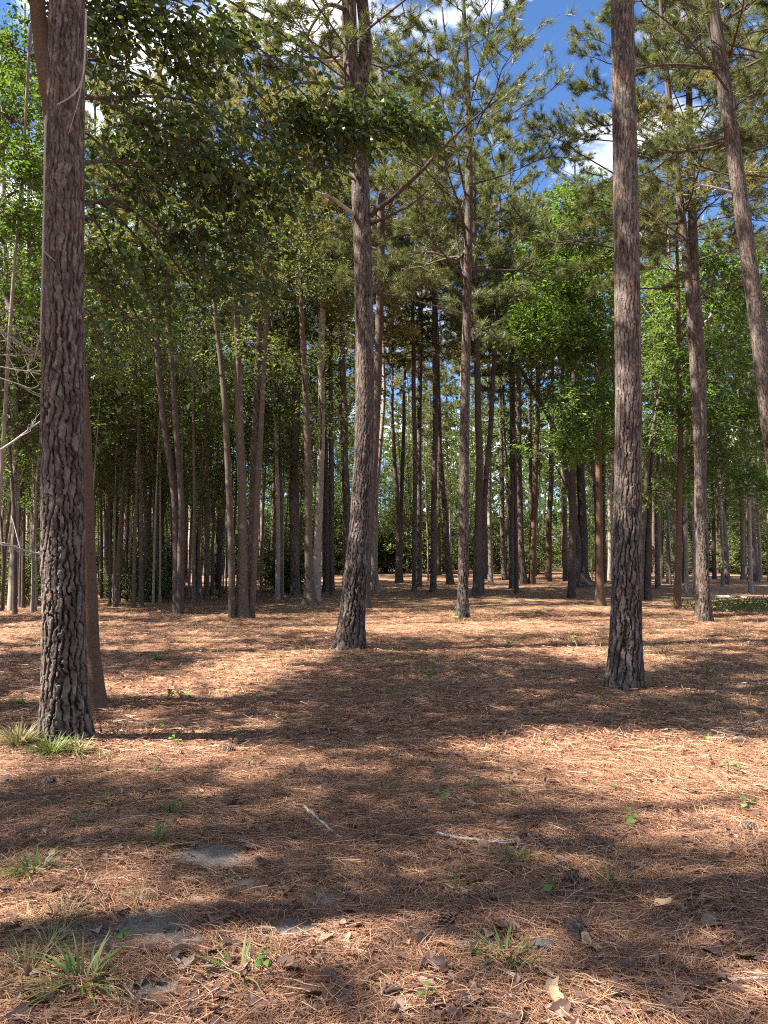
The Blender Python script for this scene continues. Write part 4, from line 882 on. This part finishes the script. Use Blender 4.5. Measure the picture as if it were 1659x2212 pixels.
# far wood that closes the view
g = np.random.default_rng(800); mb = MB()
n = 26000; y = g.uniform(80, 112, n); x = g.uniform(-.68, .68, n) * y; z = np.where(g.random(n) < .45, 6 * g.random(n), 18.5 * g.random(n))
d = fbm(x * .14 + z * .1, z * .22 + y * .1, 801, 3); pxf, _, _ = project(np.stack([x, y, z], 1))
ok = ((d > .42) | (z < 4)) & ~((z < 3.6) & (pxf > 1172) & (pxf < 1216)); C = np.stack([x, y, z], 1)[ok]
sprays(mb, C, g.normal(0, 1, C.shape), 5, .7, .6, 1.1, 1, r=g)
for k in range(110):
    y = g.uniform(77, 108); x = g.uniform(-.62, .62) * y
    if 1174 < project(np.array([x, y, 0]))[0] < 1214: continue
    tube(mb, [[x, y, -.1], [x + g.normal(0, .3), y, 8], [x + g.normal(0, .5), y, 17]], [.17, .13, .05], 6)
tag(obj('far_wood', mb.mesh('far_wood', [M['bark_pine'], M['dull_leaf']], False)), 'far off mass of green wood closing the view', 'wood', kind='stuff')

# pale house glimpsed through the trunks
hp = at_depth(1194, 1200, 92); house = thing('house', 'small pale house glimpsed far off between the trunks', 'house', (hp[0] + 1.0, 92, 0))
def box(mb, x0, x1, y0, y1, z0, z1, mat=0):
    mb.add([[x0, y0, z0], [x1, y0, z0], [x1, y1, z0], [x0, y1, z0], [x0, y0, z1], [x1, y0, z1], [x1, y1, z1], [x0, y1, z1]],
           quads=[[0, 3, 2, 1], [4, 5, 6, 7], [0, 1, 5, 4], [1, 2, 6, 5], [2, 3, 7, 6], [3, 0, 4, 7]], mat=mat)
mb = MB(); box(mb, -5, 5, 0, 7, -.1, 2.7); obj('wall', mb.mesh('wall', [M['wall']], False), house)
mb = MB(); mb.add([[-5.4, -.4, 2.7], [5.4, -.4, 2.7], [5.4, 7.4, 2.7], [-5.4, 7.4, 2.7], [-5.4, 3.5, 4.6], [5.4, 3.5, 4.6]], quads=[[0, 1, 5, 4], [2, 3, 4, 5], [0, 3, 2, 1]], tris=[[0, 4, 3], [1, 2, 5]]); obj('roof', mb.mesh('roof', [M['roof']], False), house)
for wx in (-3.4, -1.2, .9, 3.2):
    mb = MB(); box(mb, wx - .4, wx + .4, -.06, -.003, 1.0, 2.0); obj('window', mb.mesh('window', [M['glass']], False), house)

# ------------------------------------------------------------------ floor litter
g = np.random.default_rng(900)
def gz(x, y): return ground_z(x, y) - .012 * soil_mask(x, y)
def straw(n, y0, y1, width, length, seg, hmax, pw=1.0):
    y = y0 + (y1 - y0) * g.random(n) ** pw; x = g.uniform(-1, 1, n) * (.54 * y + .35)
    keep = g.random(n) > .96 * soil_mask(x, y); x, y = x[keep], y[keep]
    cl = fbm(x * 3.1, y * 3.1, 905, 3); keep = g.random(len(x)) < .35 + 1.3 * (cl - .25); x, y = x[keep], y[keep]; n = len(x)
    a = 6.283 * fbm(x * .9, y * .9, 910, 2) + g.normal(0, .9, n); L = length * g.uniform(.55, 1.2, n)
    D = np.stack([np.cos(a), np.sin(a), g.normal(0, .10, n)], 1); Sd = np.stack([-np.sin(a), np.cos(a), g.normal(0, .5, n)], 1) * (width * g.uniform(.6, 1.2, n) / 2)[:, None]
    z = gz(x, y) + hmax * g.random(n) ** 1.6 + .004; P = np.stack([x, y, z], 1); bend = (np.stack([-np.sin(a), np.cos(a), np.zeros(n)], 1)) * (g.normal(0, .10, n) * L)[:, None]
    up = np.array([0, 0, 1.0]) * (L * .03)[:, None]
    mb = MB(); A = P - D * (L / 2)[:, None]; Bm = P + bend + up; C = P + D * (L / 2)[:, None]
    b = np.arange(n)[:, None]
    if seg == 2:
        V = np.stack([A - Sd, A + Sd, Bm - Sd, Bm + Sd, C - Sd * .5, C + Sd * .5], 1).reshape(-1, 3)
        mb.add(V, quads=np.concatenate([b * 6 + [0, 1, 3, 2], b * 6 + [2, 3, 5, 4]]))
    else:
        V = np.stack([A - Sd, A + Sd, C], 1).reshape(-1, 3); mb.add(V, tris=b * 3 + [0, 1, 2])
    return mb
mb = straw(175000, 2.2, 6.6, .0024, .16, 2, .022, .8)
tag(obj('pine_straw', mb.mesh('pine_straw', [M['straw']], False)), 'loose brown pine needles carpeting the foreground', 'pine straw', kind='stuff')
mb = straw(190000, 6.2, 22, .009, .20, 1, .03, 1.0)
tag(obj('pine_straw', mb.mesh('pine_straw_back', [M['straw']], False)), 'brown pine needles carpeting the floor farther back', 'pine straw', kind='stuff')
n = 15000; y = 2.2 + 9 * g.random(n) ** 1.5; x = g.uniform(-1, 1, n) * (.54 * y + .3); ok = g.random(n) > .8 * soil_mask(x, y); x, y = x[ok], y[ok]; n = len(x)
mb = MB(); L = g.uniform(.015, .06, n); leaves(mb, np.stack([x, y, gz(x, y) + g.uniform(.006, .028, n)], 1), np.stack([g.normal(0, 1, n), g.normal(0, 1, n), g.normal(0, .2, n)], 1), np.array([0, 0, 1.0]) + g.normal(0, .35, (n, 3)), L, L * .6)
tag(obj('leaf_litter', mb.mesh('leaf_litter', [M['dead_leaf']], False)), 'crumbled brown leaf bits among the pine straw', 'leaf litter', kind='stuff')
n = 16000; y = 7 + 26 * g.random(n); x = g.uniform(-1, 1, n) * (.56 * y + .3); cl = fbm(x * .5, y * .35, 931, 3); ok = cl > .57; x, y = x[ok], y[ok]; n = len(x)
mb = MB(); L = g.uniform(.05, .13, n); leaves(mb, np.stack([x, y, gz(x, y)], 1), np.stack([g.normal(0, .6, n), g.normal(0, .6, n), g.uniform(.4, 1, n)], 1), g.normal(0, 1, (n, 3)), L, np.full(n, .012))
tag(obj('ground_cover', mb.mesh('sparse_grass', [M['dry_grass']], False)), 'sparse short yellow green grass scattered over the straw', 'grass', kind='stuff')

def dead_leaf_mesh(seed, lobes):
    q = np.random.default_rng(seed); k = 16; th = np.arange(k) / k * 2 * math.pi
    rr = (1 + (.15 if lobes else .05) * np.cos(th * 5)) * (1 + q.normal(0, .06, k)); x = np.cos(th) * .5 * rr; y = np.sin(th) * .30 * rr
    x[0] *= 1.25; cu, cv = q.uniform(.2, .9), q.uniform(.3, 1.4)
    z = cu * x * x * q.choice([-1, 1]) * .8 + cv * y * y; mb = MB()
    mb.add(np.vstack([np.stack([x, y, z], 1), [[0, 0, 0]], [[-.75, .02, .05]], [[-.5, .015, .02]]]), tris=[[i, (i + 1) % k, k] for i in range(k)] + [[8, k + 1, k + 2]])
    return mb.mesh('dead_leaf', [M['dead_leaf']], True)
DL = [dead_leaf_mesh(940 + k, k % 2 == 0) for k in range(6)]
def lay(name, me, px, py, s, rz=None, tilt=.2, dz=.015):
    p = on_ground(px, py); o = obj(name, me, None, (p[0], p[1], float(gz(p[0], p[1])) + dz))
    o.rotation_euler = (g.normal(0, tilt), g.normal(0, tilt), g.uniform(0, 6.28) if rz is None else rz); o.scale = (s,) * 3; return o
special = [(1610, 2073, .095, 'large pale yellow lobed fallen leaf near the lower right corner'), (1200, 2168, .075, 'orange tan fallen leaf near the bottom edge'), (1196, 1690, .12, 'curled tan fallen leaf at the edge of the sunlit patch'),
           (1240, 1880, .08, 'small yellow fallen leaf beside a dark pine cone'), (1430, 1955, .11, 'pinkish fallen leaf in the right foreground'), (1540, 1990, .13, 'crumpled grey brown fallen leaf in the right foreground'), (915, 2040, .10, 'twisted grey fallen leaf in the middle foreground'), (390, 2070, .09, 'pale fallen leaf on the bare grey soil')]
m2, t2, o2 = new_mat('yellow_fallen_leaf'); b2 = t2.nodes.new('ShaderNodeBsdfPrincipled'); tc2 = t2.nodes.new('ShaderNodeTexCoord')
t2.links.new(ramp(t2, node_noise(t2, tc2.outputs['Object'], 6), [(.3, (.30, .19, .09)), (.7, (.44, .30, .16))]), b2.inputs['Base Color']); b2.inputs['Roughness'].default_value = .6; t2.links.new(b2.outputs[0], o2.inputs[0])
YL = dead_leaf_mesh(960, True); YL.materials.clear(); YL.materials.append(m2)
for k, (px, py, s_, lab) in enumerate(special): tag(lay('fallen_leaf', YL if k in (0, 1, 3) else DL[k % 6], px, py, s_, dz=.025), lab, 'leaf')
n = 0
while n < 240:
    py = 1560 + 650 * g.random() ** .75; px = g.uniform(0, 1659); p = on_ground(px, py)
    if soil_mask(p[0], p[1]) > .5 and g.random() < .7: continue
    w = ('at the very front ' if py > 2060 else 'in the foreground ' if py > 1880 else 'in the middle ground ' if py > 1700 else 'near the sunlit patch ') + ('at left' if px < 420 else 'left of centre' if px < 830 else 'right of centre' if px < 1240 else 'at right')
    tag(lay('fallen_leaf', DL[int(g.integers(6))], px, py, g.uniform(.05, .10), dz=.02, tilt=.3), 'dry brown fallen leaf ' + w, 'leaf', 'dry fallen leaves'); n += 1

# pine cones
def cone_mesh():
    mb = MB(); q = np.random.default_rng(970); tube(mb, [[-.05, 0, 0], [0, 0, 0], [.05, 0, 0]], [.008, .014, .004], 6); k = 64; i = np.arange(k); t_ = i / k; th = i * 2.4
    rad_ = .012 + .006 * np.sin(t_ * math.pi); D = np.stack([.45 + .3 * t_, np.cos(th), np.sin(th)], 1)
    C = np.stack([-.05 + .095 * t_, np.cos(th) * rad_, np.sin(th) * rad_], 1); N = np.stack([-np.ones(k), np.cos(th) * .4, np.sin(th) * .4], 1)
    l = .030 * (.55 + .6 * np.sin(math.pi * (t_ * .85 + .1))); leaves(mb, C, D, N, l, l * .9, 0, True); return mb.mesh('pine_cone', [M['cone']], False)
CONE = cone_mesh()
for px, py, lab in ((520, 1604, 'dark pine cone standing in the sun right of the left pine'), (492, 1625, 'pine cone lying in the sun just below another cone'), (107, 1693, 'pine cone at the shadow edge near the left side'), (1238, 1901, 'dark open pine cone in the middle right foreground'),
                    (1618, 1792, 'pine cone near the right edge in the sun patch corner'), (965, 2000, 'half buried pine cone in the middle foreground'), (1240, 2010, 'dark pine cone near the grey stone, lower right'), (835, 1555, 'small pine cone in the dappled shade right of centre')):
    o = lay('pine_cone', CONE, px, py, g.uniform(.8, 1.0), dz=.02, tilt=.35); tag(o, lab, 'pine cone')
# stone
mb = MB(); th, ph = np.meshgrid(np.arange(12) / 12 * 6.283, np.linspace(-1.5, 1.5, 7)); q = 1 + .25 * (fbm(np.cos(th) * 2 + 5, np.sin(th) * 2 + ph * 2, 981) - .5) * 2
Vv = np.stack([np.cos(th) * np.cos(ph) * .075 * q, np.sin(th) * np.cos(ph) * .055 * q, np.sin(ph) * .035 * q], -1).reshape(-1, 3); i_ = np.arange(6)[:, None] * 12; j_ = np.arange(12)[None]
mb.add(Vv, quads=np.stack([i_ + j_, i_ + (j_ + 1) % 12, i_ + 12 + (j_ + 1) % 12, i_ + 12 + j_], -1).reshape(-1, 4))
tag(lay('stone', mb.mesh('stone', [M['stone']], True), 1172, 2047, .72, 0.3, .05, .012), 'small grey stone half sunk in the straw, lower right', 'stone')
# fallen sticks
def stick(lab, pix, w, twigs=0, mat='deadwood', lift=.018, group=None):
    W_ = [on_ground(*p_) for p_ in pix]; W_ = np.array([[p_[0], p_[1], float(gz(p_[0], p_[1])) + lift] for p_ in W_]); b0 = W_[0].copy()
    root = thing('fallen_stick', lab, 'stick', b0, group); P, r_ = resample(W_ - b0, np.linspace(w, w * .5, len(W_)), .04); P = P + g.normal(0, .002, P.shape); mb = MB(); tube(mb, P, r_, 6)
    obj('stem', mb.mesh('stick', [M[mat]], True), root)
    for k in range(twigs):
        i = int(g.integers(len(P) // 3, len(P) - 1)); a_ = g.normal(0, 1); d = norm(P[i] - P[i - 1]); d = np.array([d[0] * math.cos(a_) - d[1] * math.sin(a_), d[0] * math.sin(a_) + d[1] * math.cos(a_), g.uniform(0, .25)]); mb = MB(); l = g.uniform(.08, .25)
        tube(mb, [P[i], P[i] + d * l * .5, P[i] + d * l + g.normal(0, .02, 3)], [w * .5, w * .4, w * .25], 5); obj('twig', mb.mesh('twig', [M[mat]], True), root)
stick('pale bare stick in the middle foreground, running down to the right', [(655, 1738), (690, 1765), (720, 1790), (742, 1806)], .011, 1)
stick('long grey stick lying across the right of the middle foreground', [(945, 1795), (1000, 1805), (1060, 1812), (1140, 1815)], .010, 2)
stick('upright thin dark stick right of the middle foreground', [(1130, 1755), (1133, 1780), (1130, 1805), (1138, 1830)], .008, 0, 'twig')
stick('thin stick below the upright dark one', [(1140, 1795), (1165, 1815), (1180, 1828)], .006)
stick('dark straight stick at the left side in the shade', [(20, 1805), (90, 1792), (170, 1775)], .010, 0, 'twig')
stick('short pale stick near the bottom right of centre', [(1090, 2110), (1120, 2125), (1150, 2145)], .010)
stick('stick crossing the lower right corner', [(1560, 2130), (1610, 2122), (1680, 2118)], .011)
stick('dark stick at the bottom edge right of centre', [(830, 2170), (870, 2160), (910, 2152)], .010, 0, 'twig')
stick('short pale stick on the bare soil patch', [(365, 2080), (385, 2090), (405, 2100)], .008)
stick('brushy pile twig at the right edge, in the sun', [(1560, 1578), (1600, 1570), (1650, 1560), (1690, 1556)], .010, 5)
stick('second brushy twig at the right edge, lower', [(1530, 1588), (1570, 1592), (1615, 1586)], .007, 4)
stick('thin bare stick before the slender pine foot', [(975, 1302), (990, 1322), (1000, 1335)], .02, 0)
stick('bent thin stick in the dapples right of the middle pine', [(1010, 1435), (1035, 1448), (1060, 1462), (1075, 1478)], .010, 1)
stick('long low pale log lying behind the slim right pine', [(1500, 1286), (1560, 1290), (1650, 1297), (1700, 1300)], .05, 0)
for k in range(26):
    px = g.uniform(0, 1659); py = 1640 + 570 * g.random(); a_ = g.uniform(0, 6.28); l = g.uniform(20, 60)
    stick(('grey brown' if k % 2 else 'pale bleached') + ' thin twig on the straw ' + ('at left' if px < 420 else 'left of centre' if px < 830 else 'right of centre' if px < 1240 else 'at right') + (', close to the front' if py > 1950 else ', farther up'), [(px, py), (px + math.cos(a_) * l * .5, py + math.sin(a_) * l * .2), (px + math.cos(a_) * l, py + math.sin(a_) * l * .35)], g.uniform(.003, .005), 0, 'twig' if k % 2 else 'deadwood', group='loose twigs on the straw')
# grass tufts
def blades(mb, n, h, spread, w, q, lean=.9):
    for k in range(n):
        az = q.uniform(0, 6.283); l = h * q.uniform(.55, 1.2); le = q.uniform(.35, lean + .35); r0 = spread * q.random() ** .5 * .3; c = np.array([math.cos(az), math.sin(az), 0]); s_ = np.array([-c[1], c[0], 0]); b0 = c * r0; V = []
        for j, t_ in enumerate((0, .35, .7, 1)):
            p = b0 + c * l * le * t_ ** 1.5 + np.array([0, 0, l * (t_ * (1 - .12 * le) - .46 * le * t_ * t_)]); ww = w * (1 - t_ ** 1.6) * q.uniform(.85, 1.1) + .0006
            V += [p - s_ * ww / 2 , p + s_ * ww / 2]
        mb.add(V, quads=[[0, 1, 3, 2], [2, 3, 5, 4], [4, 5, 7, 6]])
TUFTS = [(75, 1885, 34, .17, .011, 'grass', 'bright sunlit grass tuft at the left edge'), (178, 2130, 40, .20, .011, 'grass', 'large dark green grass tuft in the lower left corner'), (335, 1820, 24, .16, .010, 'grass', 'upright green grass tuft left of the upper soil patch'),
 (372, 1752, 26, .15, .007, 'grass', 'shaded grass tuft higher up left of centre'), (232, 1735, 26, .13, .006, 'grass', 'dim low grass tuft below the left pine'), (180, 1775, 26, .11, .005, 'grass', 'flattened dull grass tuft left of the upright one'),
 (110, 2040, 46, .15, .004, 'dry_grass', 'fine wispy grass tuft above the lower left corner'), (135, 1985, 44, .16, .004, 'dry_grass', 'pale dry feathery grass tuft in the sun at left'), (60, 2095, 40, .17, .004, 'dry_grass', 'arching fine grass tuft at the left edge, lowest'),
 (1110, 1845, 30, .12, .007, 'grass', 'spreading yellow green grass tuft right of centre'), (1092, 2075, 26, .15, .009, 'grass', 'green grass tuft in the lower middle right'), (1322, 1905, 14, .13, .008, 'grass', 'small sparse grass tuft right of the dark cone'),
 (995, 1915, 14, .12, .006, 'grass', 'thin weak grass tuft in the middle foreground'), (520, 2105, 12, .17, .010, 'grass', 'one sided grass tuft below the soil patch'), (300, 1945, 30, .10, .004, 'dry_grass', 'low straw coloured grass tuft above the soil patch'),
 (40, 1615, 130, .26, .010, 'dry_grass', 'sunlit grass clump just left of the left pine foot'), (110, 1632, 110, .20, .010, 'grass', 'sunlit grass clump at the front of the left pine foot'), (165, 1630, 80, .18, .009, 'dry_grass', 'yellow grass clump at the right front of the left pine foot'),
 (40, 1520, 40, .16, .006, 'grass', 'grass tuft left of the left pine, farther back'), (400, 1505, 30, .14, .006, 'dry_grass', 'thin pale grass tuft in the dapples left of centre'), (340, 1430, 40, .14, .008, 'grass', 'faint green grass tuft in the left shade'), (220, 1640, 18, .10, .006, 'grass', 'small grass sprig right of the left pine'),
 (1530, 1455, 30, .16, .006, 'dry_grass', 'dry grass tuft behind the right pine'), (1100, 1392, 50, .14, .007, 'grass', 'green grass tuft in the lane before the slender pine'), (1440, 1408, 36, .18, .006, 'dry_grass', 'dry grass tuft right of the right pine'), (490, 1895, 12, .08, .006, 'grass', 'tiny grass sprig beside the upper soil patch')]
for k, (px, py, nb, h, w, mt, lab) in enumerate(TUFTS):
    p = on_ground(px, py); q = np.random.default_rng(1000 + k); mb = MB(); blades(mb, int(nb * 1.5), h * (.88 if py > 1850 else .98), h * 1.3, w * 1.05, q, 1.15)
    tag(obj('grass_tuft', mb.mesh('grass_tuft', [M[mt]], True), None, (p[0], p[1], float(gz(p[0], p[1])))), lab, 'grass tuft')
# seedlings: a stem with leaves of its own
SLF = []
for k in range(3):
    mb = MB(); leaves(mb, np.zeros((1, 3)), np.array([[0, 1.0, 0]]), np.array([[0, 0, 1.0]]), 1.0, (.5, .62, .8)[k], 0, True); SLF.append(mb.mesh('seedling_leaf', [M['seedling']], False))
def seedling(lab, px, py, h, nl, ll, group=None):
    p = on_ground(px, py); root = thing('seedling', lab, 'seedling', (p[0], p[1], float(gz(p[0], p[1]))), group); mb = MB(); e = np.array([g.normal(0, .12) * h, g.normal(0, .12) * h, h])
    tube(mb, [[0, 0, 0], e * [.3, .3, .5], e], [.003, .0025, .0015], 5); obj('stem', mb.mesh('stem', [M['grass']], True), root); kind = int(g.integers(3))
    for k in range(nl):
        t_ = 1 - .55 * k / max(1, nl); az = k * 2.4 + g.normal(0, .3); o = obj('leaf', SLF[kind], root, tuple(e * t_)); o.rotation_euler = (g.normal(-.15, .3), g.normal(0, .25), az); o.scale = (ll * g.uniform(.7, 1.2),) * 3
SEED = [(915, 1500, .38, 12, .07, 'tall leafy seedling right of the middle pine in the shade'), (372, 1520, .16, 8, .07, 'leafy seedling in the dapples right of the left pine'), (390, 1512, .12, 6, .06, 'low leafy seedling beside another near the left pine'), (352, 1572, .10, 5, .06, 'small seedling just right of the left pine shadow'),
 (518, 1598, .10, 4, .05, 'seedling standing next to the dark cone'), (375, 1612, .09, 6, .06, 'bright seedling in the sun right of the left pine'), (1327, 1508, .12, 7, .075, 'bright seedling at the front of the right pine foot'), (1300, 1518, .07, 4, .06, 'low seedling left of the right pine foot'),
 (960, 1738, .09, 4, .06, 'lone seedling in the shade right of the middle'), (1365, 1772, .08, 4, .06, 'seedling at the shadow edge on the right'), (1250, 1400, .22, 10, .09, 'leafy seedling left of the right pine, farther back'), (610, 1438, .16, 6, .07, 'seedling left of the middle pine foot'),
 (1535, 1608, .12, 4, .06, 'yellow green seedling before the brush at right'), (1573, 1668, .09, 3, .07, 'single bright seedling near the right edge'), (920, 2180, .06, 3, .05, 'two leaved seedling at the bottom middle'), (265, 2025, .04, 3, .035, 'small seedling on the lower soil patch'), (445, 1775, .04, 2, .04, 'tiny seedling right of the upright grass tuft'),
 (985, 1345, .25, 9, .11, 'leafy sprout at the slender pine foot'), (100, 1735, .05, 3, .05, 'tiny seedling in the left shade'), (1610, 1745, .06, 3, .07, 'low pale seedling in the sun near the right edge'), (1175, 1610, .07, 3, .05, 'small seedling in the middle of the sun patch'), (690, 1765, .03, 2, .04, 'tiny sprout beside the pale stick'),
 (1195, 1925, .06, 3, .06, 'small green sprout left of the sparse tuft'), (565, 2100, .05, 4, .045, 'broad leaved sprout right of the one sided tuft'), (770, 1270, .3, 9, .12, 'leafy sprout left of the middle pine base, far')]
for a in SEED: seedling(a[5], a[0], a[1], a[2], a[3], a[4])
for k in range(45):
    px = g.uniform(230, 1659); py = g.uniform(1540, 1760) if px > 900 else g.uniform(1480, 1700)
    seedling('tiny bright seedling dotting the straw ' + ('left of the middle pine' if px < 700 else 'below the middle pine' if px < 1000 else 'between the middle and right pines' if px < 1300 else 'near the right pine'), px, py, g.uniform(.03, .08), int(g.integers(2, 5)), g.uniform(.03, .055), 'tiny seedlings dotting the straw')
# green patch of low plants at the right, beyond the slim pine
n = 1300; c_ = on_ground(1610, 1312); x = c_[0] + g.normal(0, 1.0, n); y = c_[1] + g.normal(0, .9, n); mb = MB()
C = np.stack([x, y, ground_z(x, y) + g.uniform(.02, .22, n)], 1); L = g.uniform(.06, .12, n); leaves(mb, C, g.normal(0, 1, (n, 3)), np.array([0, 0, 1.0]) + g.normal(0, .4, (n, 3)), L, L * .5)
tag(obj('ground_cover', mb.mesh('green_patch', [M['green_leaf']], False)), 'patch of low green plants right of the slim pine', 'plants', kind='stuff')
